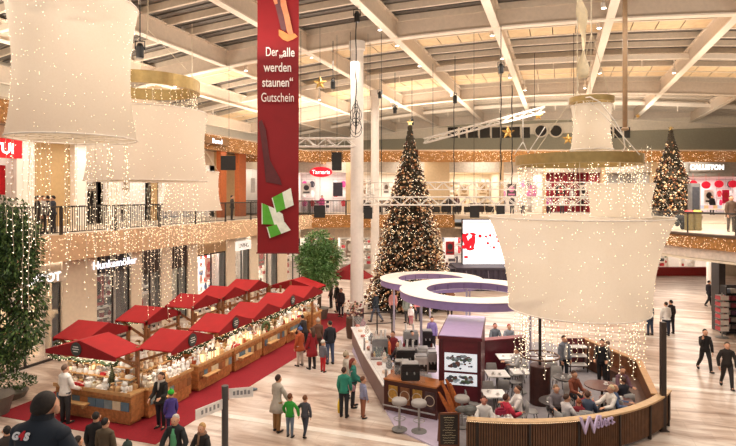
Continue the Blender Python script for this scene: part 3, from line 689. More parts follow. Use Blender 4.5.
for s, py, bold, sx in (('Der „alle', 53.5, 0, .86), ('werden', 69, .012, .9), ('staunen“', 84, .012, 1.0), ('Gutschein', 99, 0, 1.06)):
    if s.startswith('Der'):
        text('Der', .42, M_print, bn, (-w/2+.28, -.075, ZY(py,d)-.1), (PI/2, 0, 0), .004, 0, 'LEFT', fit=.40); text('„alle', .42, M_print, bn, (w/2-.12, -.075, ZY(py,d)-.12), (PI/2, 0, 0), .004, .006, 'RIGHT', fit=.5)
    else: text(s, .42, M_print, bn, (0, -.075, ZY(py,d)-.1), (PI/2, 0, 0), .004, bold*.5, fit=sx)
def flat(pts, m, name, yy=-.055):   # printed shape on the banner, pixel outline -> banner plane
    t = MB(); P = [((px-278)/F*d, ZY(py,d)) for px, py in pts]; k = len(P)
    t.v += [(a,yy,b2) for a,b2 in P]+[(a,yy+.008,b2) for a,b2 in P]; t.face(range(k)); t.face([k+i for i in range(k)][::-1])
    for i in range(k): t.face((i,(i+1)%k,k+(i+1)%k,k+i))
    return obj(name, t, m, bn)
m_skin_p = mat('D98A62', .6)
flat([(280,-7),(285,-7),(287,6),(290,18),(293,32),(294,35),(289,36),(287,31),(284,16),(281,6)], m_skin_p, 'printed_arm')
flat([(279,30),(284,32),(289,35),(295,34),(298,37),(293,40),(288,42),(283,40),(279,36)], mat('DF8A4E', .6), 'printed_forearm', -.058)
flat([(271,-7),(279,-7),(282,6),(285,17),(287,28),(285,32),(281,29),(279,20),(276,8)], mat('6A4044', .6), 'printed_sleeve', -.05)
flat([(272,-4),(276,-5),(278,4),(275,5)], m_skin_p, 'printed_hand', -.056)
flat([(259,122),(262,120),(266,130),(270,160),(280,178),(282,185),(266,182),(264,160)], mat('5E2428', .6), 'printed_leg', -.05)
for pts, gc in (([(272,198),(291,188),(294,205),(276,213)], 0), ([(262,203),(274,208),(283,214),(285,225),(262,224)], 1), ([(267,227),(285,222),(291,230),(270,238)], 2)):
    flat(pts, mat('F2F4E6', .5), 'printed_card', -.06-.004*gc)
    a, b2, c_, e_ = pts[:4]; mid = lambda p, q, s_: (p[0]+(q[0]-p[0])*s_, p[1]+(q[1]-p[1])*s_)
    o3 = pts[-1]
    flat([mid(a,b2,.05), mid(a,b2,.55), mid(o3,pts[-2],.55), mid(o3,pts[-2],.05)], mat('5FB236', .5), 'printed_green_field', -.066-.004*gc)
# ================================================================== CHRISTMAS TREES
def xmas_tree(label, loc, h, rad, n_ball, tiers):
    o = emp('christmas_tree', loc, 0, label, 'christmas tree'); t = MB(); rnd = random.Random(int(h*10))
    t2 = MB(); t2.tube([(0,0,0),(0,0,h*.97)], [rad*.07, .02], 8); obj('trunk', t2, mat('4A3322', .8), o)
    t2 = MB(); t2.lathe([(rad*.55,.01),(rad*.5,.3),(rad*.2,.32)], 20); obj('stand', t2, mat('5A2A22', .7), o)
    for k in range(tiers):
        s_ = k/tiers; z = .35+(h-.38)*s_; r = rad*(1-s_)**.92+.05; n = max(7, int(26*(1-s_)+7))
        for j in range(n):
            a = 2*PI*(j+rnd.random()*.7)/n; rr = r*rnd.uniform(.8,1.06); dz = -rr*.22
            p0 = (0,0,z+.15); p1 = (rr*.55*math.cos(a), rr*.55*math.sin(a), z+.12+dz*.3); p2 = (rr*math.cos(a), rr*math.sin(a), z+dz)
            wv_ = .28*(.5+r/rad*.5); t.rings([(p0,(0,0,.05),(-.05*math.sin(a),.05*math.cos(a),0)), (p1,(0,0,.11),(-wv_*math.sin(a),wv_*math.cos(a),0)), (p2,(0,0,.03),(-.06*math.sin(a),.06*math.cos(a),0))], 5)
            for q in range(2):
                an = a+rnd.uniform(-.25,.25); m_ = rr*rnd.uniform(.45,.95)
                t.rings([((m_*.8*math.cos(an),m_*.8*math.sin(an),z+dz*.6+.05),(0,0,.07),(-.1*math.sin(an),.1*math.cos(an),0)), ((m_*1.12*math.cos(an),m_*1.12*math.sin(an),z+dz*.9-.12),(0,0,.02),(-.02*math.sin(an),.02*math.cos(an),0))], 4)
    fo = obj('foliage', t, mat('3A3020', .8, var=.4, scale=4), o)
    def spot():
        s_ = 1-math.sqrt(rnd.random()); r = rad*(1-s_)**.92+.05; a = rnd.uniform(0,2*PI); return r*rnd.uniform(.84,1.05), a, .25+(h-.6)*s_
    bm_ = {c_: ballm(c_, .085 if rad > 2 else .07) for c_ in ('CFA274','8E5E3C','E6CBA2','6B4230')}
    toC = math.atan2(-loc[1], -loc[0])
    for i in range(100):
        r, a, z = spot(); a = toC + rnd.uniform(-1.3,1.3); q = obj('bauble', bm_[rnd.choice(list(bm_))], None, o, (r*math.cos(a)*1.03, r*math.sin(a)*1.03, z))
    t = MB(); t2 = MB()
    for i in range(n_ball):
        r, a, z = spot(); q = .052*rnd.uniform(.8,1.5); t.ell((r*math.cos(a),r*math.sin(a),z), (q,q,q), 6, 4, rnd.randrange(4))
        r, a, z = spot(); t2.octa((r*math.cos(a)*1.04,r*math.sin(a)*1.04,z), rnd.uniform(.010,.022))
    b_ = obj('small_baubles', t, [mat(c_, .3, .25) for c_ in ('CFA274','8E5E3C','E6CBA2','6B4230')], o, smooth=True); b_['kind'] = 'stuff'
    b_ = obj('fairy_lights', t2, M_bulb, o); b_['kind'] = 'stuff'
    t = star(.24); obj('tree_star', t, M_gold, o, (0,0,h+.1), TH)
    return o
def star(r, n=5, th=.09):
    t = MB(); P = [((r if k % 2 == 0 else r*.42)*math.sin(PI*k/n), (r if k % 2 == 0 else r*.42)*math.cos(PI*k/n)) for k in range(2*n)]
    b0 = len(t.v); t.v += [(x,0,z) for x,z in P]+[(0,-th,0),(0,th,0)]; k = 2*n
    for i in range(k): t.face((b0+i, b0+(i+1) % k, b0+k)); t.face((b0+(i+1) % k, b0+i, b0+k+1))
    return t
d = 34.5; x, y = PX(410, d); xmas_tree('tallest decorated christmas tree standing on the hall floor with golden baubles', (x,y,0), ZY(124,d), 2.75, 2300, 40)
d = 37.0; x, y = PX(671, d); xmas_tree('smaller decorated christmas tree standing on the curved upper gallery', (x,y,5.31), ZY(130,d)-5.31, 1.75, 620, 30)
for px, py, d, r, lab in ((508,132.5,33,.42,'biggest gold star hanging before the dark square windows'),(538,116,36,.32,'gold star hanging above the first round window'),(512,117,36,.22,'tiny gold star hanging under the roof beside the slanting truss'),(568,139,30,.34,'gold star hanging beside the slim lampshade'),(320,83,30,.4,'gold star hanging beside the banner near the front column'),(638,116,38,.2,'tiny gold star hanging under the roof near the smaller tree')):
    x, y = PX(px, d); o = emp('hanging_star', (x,y,ZY(py,d)), TH, lab, 'star'); obj('star_body', star(r, 5 if r > .3 else 6), mat('CFA75E', .35, .6), o)
    t = MB(); t.tube([(0,0,r),(0,0,zb(x)-ZY(py,d))], .008, 4); obj('thread', t, M_wire, o)
# ================================================================== TRUSSES, SPEAKERS, SPOTS
def truss(label, p, q, w=.42, seg=.5, m=None, hang=True):
    p, q = Vector(p), Vector(q); dx = (q-p); ln = dx.length; rz = math.atan2(dx.y, dx.x); o = emp('lighting_truss', p, 0, label, 'truss')
    t = dx.normalized(); s_ = Vector((-t.y, t.x, 0)).normalized()*w/2; up = Vector((0,0,w/2)); mm = m or mat('E6DFD6', .5)
    for a in (1,-1):
        for b2 in (1,-1):
            tb = MB(); tb.tube([s_*a+up*b2, dx+s_*a+up*b2], .04, 6); obj('chord', tb, mm, o)
    n = max(2, int(ln/seg)); tb = MB()
    for i in range(n):
        a, b2 = dx*(i/n), dx*((i+1)/n); f_ = 1 if i % 2 else -1
        for sd in (1,-1):
            tb.tube([a+s_*sd+up*f_, b2+s_*sd-up*f_], .024, 4); tb.tube([a+s_*f_+up*sd, b2-s_*f_+up*sd], .024, 4)
        tb.tube([a+s_+up, a+s_-up], .012, 4)
    obj('lattice', tb, mm, o)
    if hang:
        for k in (.08, .92):
            b2 = dx*k; tb = MB(); top = zb(p.x+b2.x)-p.z; tb.tube([b2+up, (b2.x, b2.y, top)], .014, 4); obj('suspension_cable', tb, M_black, o)
    return o
truss('short white truss reaching from the banner to the front column', W3(296,142.5,28), W3(355,142.5,28.6))
truss('lower long truss crossing in front of the tall christmas tree', W3(363,201,29), W3(592,201,29))
truss('upper long truss crossing behind the tall christmas tree', W3(363,186,38), W3(596,186,38), .5)
truss('slanting white truss rising towards the round windows', W3(424,141,36), W3(545,109,33), .3)
truss('truss running in depth beside the front column', W3(370,199,29.9), W3(370,187.5,37.6), .42)
def speaker(px, py, d, w, h, lab, tilt=.3):
    x, y = PX(px, d); o = emp('loudspeaker', (x,y,ZY(py,d)), TH, lab, 'speaker'); t = MB()
    t.prism([(-w/2,-.2),(w/2,-.2),(w*.36,.22),(-w*.36,.22)], -h/2, h/2); obj('cabinet', t, M_black, o)
    t = MB(); t.bx(-w/2+.03,w/2-.03,-.215,-.2,-h/2+.03,h/2-.03); obj('grille', t, mat('2E2D2C', .8), o)
    t = MB(); t.tube([(-w/2-.03,0,0),(-w/2-.03,0,h/2+.1),(w/2+.03,0,h/2+.1),(w/2+.03,0,0)], .015, 5); t.tube([(0,0,h/2+.1),(0,0,h/2+.3)], .015, 5); obj('bracket', t, M_black, o)
    cable('speaker_cable', [(x,y,ZY(py,d)+h/2+.3),(x,y,zb(x))], .01, M_black, 'thin black line of the '+' '.join(lab.split()[:9]))
speaker(320, 211.5, 27, .55, .6, 'black loudspeaker hanging just right of the banner')
speaker(337, 161.5, 29, .52, .95, 'tall black loudspeaker hanging under the short truss')
speaker(474, 211.5, 29, .5, .65, 'black loudspeaker hanging under the lower long truss above the big screen')
speaker(229, 163, 33, .9, .85, 'wide black loudspeaker hanging before the orange columns')
speaker(368, 213, 29, .45, .6, 'black loudspeaker hanging close to the front column')
speaker(500, 210, 34, .5, .6, 'black loudspeaker hanging beside the wide drum lampshade')
def bundle(px, py0, py1, d, lab, loops=True, r=.02):
    x, y = PX(px, d); o = emp('cable_bundle', (x,y,0), 0, lab, 'cable'); z0, z1 = ZY(py1,d), ZY(py0,d)
    t = MB(); t.tube([(.02*math.sin(i*1.7),.02*math.cos(i*2.1), z1+(z0-z1)*i/14) for i in range(15)], r*1.3, 6); obj('main_cable', t, M_black, o)
    if loops:
        for k in range(7):
            a = k*.9; t = MB(); w = .2+.12*random.random(); zc = z0+.25+k*.16
            t.tube([(w*math.sin(s_)*math.cos(a), w*math.sin(s_)*math.sin(a), zc+.35*math.cos(s_)) for s_ in [i*2*PI/12 for i in range(13)]], r*.7, 5); obj('cable_loop', t, M_black, o)
bundle(356, 14, 135, 24.5, 'thick black cable bundle with loops hanging before the front column')
bundle(454, 92, 220, 34, 'black cable hanging above the big screen', False)
bundle(501, 62, 180, 28, 'black cable hanging below the twin spotlights', False)
bundle(512, 85, 185, 28, 'second black cable beside the twin spotlights', False)
def spot(px, py, d, lab, group=None, m=M_black, s=.3, emit=False):
    x, y = PX(px, d); z = ZY(py,d); o = emp('spotlight', (x,y,z), random.uniform(0,6), lab, 'spotlight', group)
    t = MB(); t.lathe([(s*.3,-s),(s*.34,-s*.9),(s*.34,.0),(s*.2,.12),(0.02,.13)], 12); obj('housing', t, m, o)
    t = MB(); t.lathe([(s*.28,-s*1.01),(.001,-s*1.0)], 12, caps=False); obj('lens', t, mat('FFF6E6', .3, var=0, emit=14, key='lens') if emit else M_grey, o)
    t = MB(); t.tube([(-s*.4,0,-.1),(-s*.4,0,.2),(s*.4,0,.2),(s*.4,0,-.1)], .025, 5); t.tube([(0,0,.2),(0,0,max(.25, zb(x)-z))], .02, 5); obj('yoke', t, m, o)
    return o
for px, py, d, lab in ((357,14,25,'twin black spotlight above the hanging cable bundle'),(333,82,30,'black spotlight between the gold star and the front column'),(395,108,38,'black spotlight above the tall tree on its left'),(412,120,40,'small black spotlight almost touching the tall tree top'),(455,97,34,'black spotlight at the top of the cable over the screen'),(501,66,28,'black spotlight under the middle roof beam'),(140,47,19,'black spotlight beside the biggest hourglass lampshade'),(380,93,38,'black clamp spotlight on the beam left of the tall tree')):
    spot(px, py, d, lab, s=.38)
for u in US[1:-3]:
    for v in (27.4, 30.6, 36, 42, 47.5):
        if random.random() < .75:
            x = u+random.choice((-.38,.38)); o = emp('ceiling_floodlight', (x, v, zb(u)+.12), 0, 'small white floodlight clipped to the roof beams', 'floodlight', 'white floodlights on the roof beams')
            t = MB(); t.lathe([(.10,-.02),(.13,.0),(.13,.24),(.05,.3)], 10); obj('housing', t, M_white, o)
            t = MB(); t.lathe([(.1,-.025),(.001,-.026)], 10, caps=False); obj('lens', t, mat('FFF6E6', .3, var=0, emit=14, key='lens'), o)
            t = MB(); t.bx(-.05 if x > u else -.02, .02 if x > u else .05, -.04, .04, .2, .9); obj('bracket', t, M_white, o)
# ================================================================== BIG SCREEN AND STAGE
d = 42.0
scn = emp('video_screen', w2(0,d,0), TH, 'big glowing white and red video screen on the stage behind the drum lampshade', 'screen')
l0, l1 = L(463,d), L(548,d); za, zc = ZY(264,d), ZY(220,d)
t = MB(); t.bx(l0-.08,l1+.08,.02,.3,za-.08,zc+.08); obj('frame', t, M_black, scn)
t = MB()
for q in (.1,.5,.9): t.bx(l0+(l1-l0)*q-.06, l0+(l1-l0)*q+.06, .1, .25, 1.702, za-.08)
obj('support', t, M_black, scn)
t = MB(); t.bx(l0,l1,0,.02,za,zc); obj('display', t, mat('FFF8F8', .3, var=0, emit=1.6, key='disp'), scn)
m_r = mat('D81428', .4, var=0, emit=.7); 
def dsp(px, py, rx, ry, m=m_r, n=14, rot=0):
    t = MB(); c_ = (L(px,d), -.012, ZY(py,d)); t.rings([((c_[0],c_[1],c_[2]),(rx*math.cos(rot),0,rx*math.sin(rot)),(-ry*math.sin(rot),0,ry*math.cos(rot))),((c_[0],.0,c_[2]),(rx*math.cos(rot),0,rx*math.sin(rot)),(-ry*math.sin(rot),0,ry*math.cos(rot)))], n); obj('picture_shape', t, m, scn)
for px, py, rx, ry, rt in ((465.5,241,.2,.62,.25),(469,244,.16,.5,-.3),(473,241,.18,.6,-.1),(466,235,.25,.12,.5),(473,234,.25,.1,-.2),(464.5,247,.22,.16,0),(471,249,.3,.12,.2),(480,236,.14,.14,0),(486,236.5,.1,.1,0),(466,257,.2,.1,0)): dsp(px, py, rx, ry, rot=rt)
m_l = mat('EEB4BE', .4, var=0, emit=.9)
for k in range(9):
    a = k*2*PI/9; dsp(493+5.5*math.cos(a), 241+6.5*math.sin(a), .11, .11, m_l if k % 2 else m_r)
text('EI', .62, m_r, scn, (L(508,d), -.02, ZY(251,d)), (PI/2,0,0), .004, .05)
t = MB(); t.bx(l0,l1,-.012,-.002,ZY(223,d),ZY(221.5,d)); obj('picture_stripe', t, mat('F0B6B6', .4, var=0, emit=.9), scn)
stg = emp('stage', w2(0,0,0), TH, 'dark purple skirted stage below the big video screen', 'stage')
t = MB(); t.bx(L(454,41), L(556,41), 40.0, 43.2, 1.55, 1.7); obj('deck', t, mat('3A3440', .6), stg)
t = MB(); n = 60; a0, a1 = L(454,41), L(556,41)
P = [(a0+(a1-a0)*i/n, 40.05+.05*math.sin(i*1.9)) for i in range(n+1)]
t.prism(P+[(a1,43.1),(a0,43.1)], .02, 1.55); obj('skirt', t, mat('39303F', .8), stg)
for px in (466,488):
    t = MB(); t.tube([(L(px,40),39.97,1.5),(L(px+2,40),39.96,.03)], .02, 5); obj('seam', t, mat('8A8090', .6), stg)
for k in range(4):
    t = MB(); t.bx(a0-.3-.3*k, a0-.3*k, 40.6, 42.4, .01, 1.55-.38*k); obj('step', t, mat('3A3440', .6), stg)
# ================================================================== MARKET STALLS
m_awn = mat('AE0C12', .8, var=.08, scale=3); m_awn_shaded = mat('8E0A12', .85, var=.08); m_plank = mat('B67A45', .55, var=.28, scale=9)  # valance is the awning red darkened, shade of the gable ends painted in
m_plank2 = mat('8C5A33', .6, var=.3, scale=9); m_top = mat('C89A64', .5, var=.15)
PATCH = [mat(c_, .6) for c_ in ('7D8C8E','C9A873','5C7686','A56A3C','D8C8A8','8A5A34')]
M_gar = mat('3E4A26', .8, var=.4); SIDE = 0
def stall(label, loc, rz, W=2.2, over=1.0, back=.35, cdepth=.95, sgn=True, cw=None, mast=True):
    # local x along the aisle, local y towards the customers, counter front at y = 0
    o = emp('market_stall', loc, rz, label, 'market stall', None); cw = cw or W-.04; ez, rzz = 2.2, 2.58; h = .95
    t = MB(); nb = 5
    for k in range(nb): t.bx(-cw/2, cw/2, -cdepth, -.02+.01*(k % 2), .12+k*.155, .12+k*.155+.148)
    t.bx(-cw/2+.08, cw/2-.08, -cdepth+.05, -.05, .02, .12); obj('counter', t, m_plank, o)
    t = MB(); n = 9
    for k in range(n):
        a = -cw/2+.06+(cw-.12)*k/n; t.bx(a, a+(cw-.12)/n-.015, .0, .022, .44, .70, random.randrange(6))
    obj('patchwork_panel', t, PATCH, o)
    t = MB(); t.bx(-cw/2-.03, cw/2+.03, -cdepth, .06, h-.05, h); t.bx(-cw/2-.03, cw/2+.03, .03, .06, h, h+.06); obj('counter_top', t, m_top, o)
    t = MB(); t.bx(cw*.02, cw*.42, .02, .24, .5, .54); t.bx(cw*.05, cw*.08, .02, .2, .40, .5); t.bx(cw*.36, cw*.39, .02, .2, .40, .5); obj('bag_shelf', t, m_top, o)
    y0, y1 = -back, over
    t = MB(); th = .035
    for s_ in (-1, 1):
        a, b2, c_, e_ = (s_*W/2, y0, ez), (0, y0, rzz), (0, y1, rzz), (s_*W/2, y1, ez)
        t.quad(a, b2, c_, e_); t.quad((a[0],y0,ez-th),(a[0],y1,ez-th),(0,y1,rzz-th),(0,y0,rzz-th)); t.quad(a,e_,(a[0],y1,ez-th),(a[0],y0,ez-th))
    obj('awning', t, m_awn, o)
    for y, nm in ((y1, 'awning_valance'), (y0, 'awning_back')):
        t = MB(); n = len(t.v); t.v += [(-W/2,y,ez-.12),(W/2,y,ez-.12),(W/2,y,ez+.0),(0,y,rzz+.0),(-W/2,y,ez+.0)]; t.v += [(p[0],y+(.02 if y > 0 else -.02),p[2]) for p in t.v[:5]]
        t.face((0,1,2,3,4)); t.face((9,8,7,6,5))
        for k in range(5): t.face((k,(k+1)%5,5+(k+1)%5,5+k))
        obj(nm, t, m_awn_shaded, o)
    # mast with flared foot and arms
    for s_ in (-1, 1):
        t = MB(); x = s_*(W/2-.12); t.bx(x-.05,x+.05,-cdepth-.02,-cdepth+.08,.02,ez+.05)
        t.bar((x,-cdepth+.03,ez-.6),(x,y1-.1,ez-.02), .07, .07); t.bar((x,-cdepth+.03,ez-.02),(x,y1-.05,ez-.04), .06, .06)
        obj('post_frame', t, m_plank2, o)
    t = MB(); t.bar((-W/2+.12,-cdepth+.03,1.75),(W/2-.12,-cdepth+.03,1.75), .1, .05); t.bar((0,-cdepth+.03,ez),(0,-cdepth+.03,rzz-.05), .08, .08); obj('crossbeam', t, m_plank2, o)
    t = MB(); t.bx(-W/2+.1, W/2-.1, -cdepth+.08, -cdepth+.36, 1.28, 1.31); t.bx(-W/2+.1, W/2-.1, -cdepth+.08, -cdepth+.36, 1.64, 1.67); obj('goods_shelf', t, m_top, o)
    # garland along the front eave
    t = MB(); t2 = MB(); rr = []
    for k in range(25):
        x = -W/2+.05+(W-.1)*k/24; z = ez-.2-.10*abs(math.sin(k*PI/8)); rr.append((x, y1-.12, z))
        for q in range(3): t.ell((x+random.uniform(-.05,.05), y1-.12+random.uniform(-.06,.06), z+random.uniform(-.06,.05)), (.05,.04,.03), 5, 4)
        t2.octa((x, y1-.05, z+random.uniform(-.06,.06)), .011); t2.octa((x+.04, y1-.18, z+random.uniform(-.06,.06)), .011)
    t.tube(rr, .025, 5); g = obj('garland', t, M_gar, o); obj('garland_lights', t2, M_bulb, g)
    if sgn:
        t = MB(); t.rings([((W*.04,y1+.03,ez+.12),(.2,0,0),(0,0,.2)),((W*.04,y1+.06,ez+.12),(.2,0,0),(0,0,.2))], 20); s2 = obj('round_sign', t, mat('3A3E3C', .5), o)
        for k, wd in enumerate((.2,.26,.18)):
            t = MB(); t.bx(W*.04-wd/2, W*.04+wd/2, y1+.06, y1+.064, ez+.18-k*.07, ez+.205-k*.07); obj('sign_line', t, mat('E9E5DC', .5), s2)
    a = Vector((0, .2, ez-.12)); a.rotate(Matrix.Rotation(rz, 3, 'Z'))
    light('AREA', (loc[0]+a.x, loc[1]+a.y, a.z), 22, WARM, W*.8, size_y=.5, rot=(0,0,rz), name='stall_lamp')
    return o
# goods
def jar(hexc):
    t = MB(); t.lathe([(.05,0),(.055,.02),(.055,.11),(.04,.13)], 10); t.lathe([(.042,.13),(.042,.155),(.001,.157)], 10, mi=1); return t.mesh('jar', [mat(hexc,.25), M_gold])
def sack(hexc):
    t = MB(); t.lathe([(.07,0),(.085,.05),(.08,.13),(.03,.18),(.06,.23)], 9); t.lathe([(.034,.172),(.034,.19)], 9, mi=1); return t.mesh('gift_bag', [mat(hexc,.7), M_red])
def lantern(hexc):
    t = MB(); t.bx(-.07,.07,-.07,.07,0,.02); t.lathe([(.1,.26),(.03,.36),(.02,.38)], 4); t.bx(-.045,.045,-.045,.045,.03,.22,1)
    for a in (-1,1):
        for b2 in (-1,1): t.bx(a*.065-.008,a*.065+.008,b2*.065-.008,b2*.065+.008,.02,.27)
    return t.mesh('lantern', [mat(hexc,.5), mat('FFE3B0', .4, var=0, emit=1.2, key='lant', sample=False)])
def angel(hexc):
    t = MB(); t.lathe([(.09,0),(.06,.1),(.035,.2),(.045,.23)], 10); t.ell((0,0,.28), (.05,.05,.055), 8, 6)
    for s_ in (-1,1): t.rings([((s_*.03,-.03,.2),(0,.01,0),(0,0,.03)),((s_*.15,-.05,.25),(0,.008,0),(0,0,.07)),((s_*.19,-.06,.22),(0,.005,0),(0,0,.02))], 6)
    return t.mesh('angel_figure', mat(hexc,.5), True)
def wreath(hexc):
    t = MB(); t.tube([(.16*math.cos(a*PI/10),0,.2+.16*math.sin(a*PI/10)) for a in range(21)], [.04+.012*(a%2) for a in range(21)], 6); t.ell((0,.04,.06),(.05,.02,.03),6,4,1); return t.mesh('wreath', [mat(hexc,.8), M_red])
def plush(hexc):
    t = MB(); t.ell((0,0,.11),(.085,.07,.11),9,6); t.ell((0,.02,.25),(.07,.065,.065),9,6)
    for s_ in (-1,1): t.ell((s_*.05,.01,.31),(.025,.015,.025),6,4); t.ell((s_*.09,.03,.14),(.03,.03,.06),6,4); t.ell((s_*.05,.08,.04),(.035,.05,.035),6,4)
    return t.mesh('plush_toy', mat(hexc,.9), True)
SG = {}
KINDS = {'jar':(jar,('D8B070','E9DCC0','B8583A','F0EAE0'),'jar'), 'gift_bag':(sack,('F2EADC','E8D9BE','F6F2EA','C9A070'),'gift bag'), 'lantern':(lantern,('F0ECE4','5A4436','C9B08A'),'lantern'),
 'angel_figure':(angel,('F6F0E6','E9DCC8','F8F6F2'),'figurine'), 'wreath':(wreath,('4A5A30','8A6A42','E6DDCC'),'wreath'), 'plush_toy':(plush,('F4EEE6','C9A27A','E8DCCB'),'soft toy'), 'gift_box':(lambda h_: carton(h_,.2,.16,.1),('F4ECE0','C22A2E','D8B074','EFE6D8'),'gift box')}
def put(kind, x, y, z, org, rz, desc, grp, s_=1.0):
    f_, cols, cat = KINDS[kind]; hx = random.choice(cols)
    if (kind,hx) not in SG: SG[(kind,hx)] = f_(hx)
    p = Vector((x,y,z)); p.rotate(Matrix.Rotation(rz,3,'Z'))
    o = obj(kind, SG[(kind,hx)], None, None, (org[0]+p.x,org[1]+p.y,z+.002), rz+random.uniform(-.3,.3), '%s %s' % (cat, desc), cat, grp); o.scale = (s_,s_,s_); return o
def stock(org, rz, W, cdepth, desc, kinds, n1=9, rows=3):
    for r_ in range(rows):
        for k in range(n1):
            kd = kinds[(k+r_) % len(kinds)] if random.random() < .75 else random.choice(kinds)
            put(kd, -W/2+.15+(W-.3)*k/(n1-1)+random.uniform(-.03,.03), -.10-.19*r_, .95, org, rz, 'displayed on the counter of the '+desc, 'goods on the counter of the '+desc, random.uniform(1.0,1.45))
    for lev in (1.31, 1.67):
        for k in range(n1-1):
            put(kinds[(k*2) % len(kinds)], -W/2+.25+(W-.5)*k/(n1-2), -cdepth+.22, lev, org, rz, 'on the rear shelf of the '+desc, 'goods on the rear shelf of the '+desc, 1.0)
ordn = ('nearest','second','third','fourth','farthest')
RK = [('plush_toy','angel_figure','gift_bag'),('angel_figure','jar','gift_bag','lantern'),('lantern','gift_box','jar'),('jar','wreath','gift_bag'),('gift_box','angel_figure','lantern')]
for i, v in enumerate((14.95, 17.45, 19.75, 22.0, 24.15)):
    d_ = '%s aisle-side market stall' % ordn[i]
    stall('%s red-roofed wooden market stall of the row along the open aisle' % ordn[i], (-12.05, v, .015), -PI/2, W=2.15, over=.85, back=.4, sgn=i in (0,1,3))
    stock((-12.05, v, 0), -PI/2, 2.15, .95, d_, RK[i])
for i, v in enumerate((15.0, 17.75, 20.55, 22.8, 25.05)):
    d_ = '%s shop-side market stall' % ordn[i]
    stall('%s red-roofed wooden market stall of the row along the shop windows' % ordn[i], (-15.55, v, .015), PI/2, W=2.1, over=.5, back=.85, sgn=False, cdepth=.85)
    stock((-15.55, v, 0), PI/2, 2.1, .85, d_, RK[(i+2) % 5], 6, 2)
fo = (-13.7, 13.3); d_ = 'corner market stall facing the escalator'
stall('front red-roofed market stall with a round sign closing the row at the near end', (fo[0],fo[1],.015), PI, W=2.75, over=.45, back=.65, cdepth=.58, cw=3.0)
stock(fo, PI, 2.7, .58, d_, ('gift_box','jar','gift_bag','plush_toy'), 11, 3)
o = emp('display_table', (-13.8,14.75,.015), 0, 'cloth-covered display table inside the stalls behind the front counter', 'table')
t = MB(); t.bx(-.75,.75,-.7,.75,.84,.89); obj('tabletop', t, m_top, o); t = MB(); t.bx(-.77,.77,-.72,.77,.05,.84); obj('cloth', t, mat('E9DFCF',.8), o)
for a_ in range(8):
    for b_ in range(7):
        put(('gift_box','gift_bag','angel_figure','jar')[(a_*3+b_) % 4], -.66+a_*.19, -.6+b_*.2, .905, (-13.8,14.75), 0, 'on the display table behind the front counter', 'goods on the display table of the stalls', random.uniform(1.1,1.5))
# chamfered counter corner joining front and aisle side
fe = (-13.1, 26.35); d_ = 'end market stall facing the tall tree'
stall('farthest red-roofed market stall closing the row at the tall tree end', (fe[0],fe[1],.015), 0, W=2.7, over=.55, back=.6, cdepth=.9, sgn=True)
stock(fe, 0, 2.6, .9, d_, ('angel_figure','gift_bag','jar'), 9, 3)
# little tree on the front counter
def mini_tree(x, y, z, h, lab):
    o = emp('small_fir_tree', (x,y,z), 0, lab, 'fir tree'); t = MB(); t.lathe([(.07,0),(.08,.1),(.06,.11)], 10); t.tube([(0,0,.1),(0,0,h)], .012, 5); obj('pot', t, m_plank2, o)
    t = MB()
    for k in range(9):
        z_ = .16+(h-.2)*k/9; r = .17*(1-k/9.5)
        for j in range(8):
            a = j*PI/4+k*.4; t.rings([((0,0,z_+.06),(0,0,.02),(-.02*math.sin(a),.02*math.cos(a),0)),((r*math.cos(a),r*math.sin(a),z_),(0,0,.008),(-.03*math.sin(a),.03*math.cos(a),0))], 4)
    obj('branches', t, mat('4A4A2C', .8, var=.3), o)
x, y = GP(112, 388, 1.0); mini_tree(x, y, .955, .75, 'little fir tree standing on the counter of the front market stall')
# small red awnings further back (beside the columns)
for px, py, lab in ((351,266,'wide red parasol behind the front column'),):
    x, y = PX(px, 32.4); o = emp('parasol', (x,y,0), TH, lab, 'parasol'); t = MB(); t.lathe([(1.35,2.2),(.7,2.62),(.05,2.95)], 8); obj('canopy', t, m_awn_shaded, o); t = MB(); t.tube([(0,0,.02),(0,0,2.9)], .035, 8); obj('pole', t, m_plank2, o)
    t = MB(); t.lathe([(.3,0),(.3,.08),(.04,.1)], 14); obj('base', t, M_grey, o)
# ================================================================== GREEN TREES
def leafy(label, loc, h, blobs, leafc, seed, droop=0.0, n=900, ls=.12, name='potted_tree'):
    rnd = random.Random(seed); o = emp(name, loc, 0, label, 'tree')
    t = MB(); t.lathe([(.42,0),(.55,.55),(.58,.6),(.5,.6)], 20); obj('planter', t, mat('6A6258', .6), o)
    t = MB(); t.tube([(0,0,.5),(.06,.03,h*.35),(-.03,.02,h*.6),(0,0,h*.9)], [.12,.1,.07,.02], 8)
    for c_, r in blobs: t.tube([(0,0,h*.4),(c_[0]*.4,c_[1]*.4,c_[2]*.75),c_], [.06,.04,.012], 6)
    obj('trunk', t, mat('5A4632', .8), o)
    t = MB(); tot = sum(r**2 for c_, r in blobs)
    for c_, r in blobs:
        for k in range(int(n*r*r/tot)):
            q = Vector((rnd.gauss(0,1), rnd.gauss(0,1), rnd.gauss(0,1))).normalized()*r*rnd.uniform(.55,1.05); p = Vector(c_)+q
            dr = Vector((q.x, q.y, q.z*.4-droop*r)).normalized()
            for m_ in range(4):
                dv = (dr+Vector((rnd.uniform(-.7,.7), rnd.uniform(-.7,.7), rnd.uniform(-.6,.5)))).normalized()*ls*rnd.uniform(.8,1.5); pp = p+Vector((rnd.uniform(-1,1),rnd.uniform(-1,1),rnd.uniform(-1,1)))*ls*.9
                sd = dv.cross(Vector((rnd.uniform(-1,1),rnd.uniform(-1,1),1))).normalized()*ls*.22
                t.quad(pp, pp+dv*.5+sd, pp+dv, pp+dv*.5-sd, rnd.randrange(3))
    obj('foliage', t, [mat(c_, .6, var=.25) for c_ in leafc], o); return o
d = 31.2; x, y = PX(319, d)
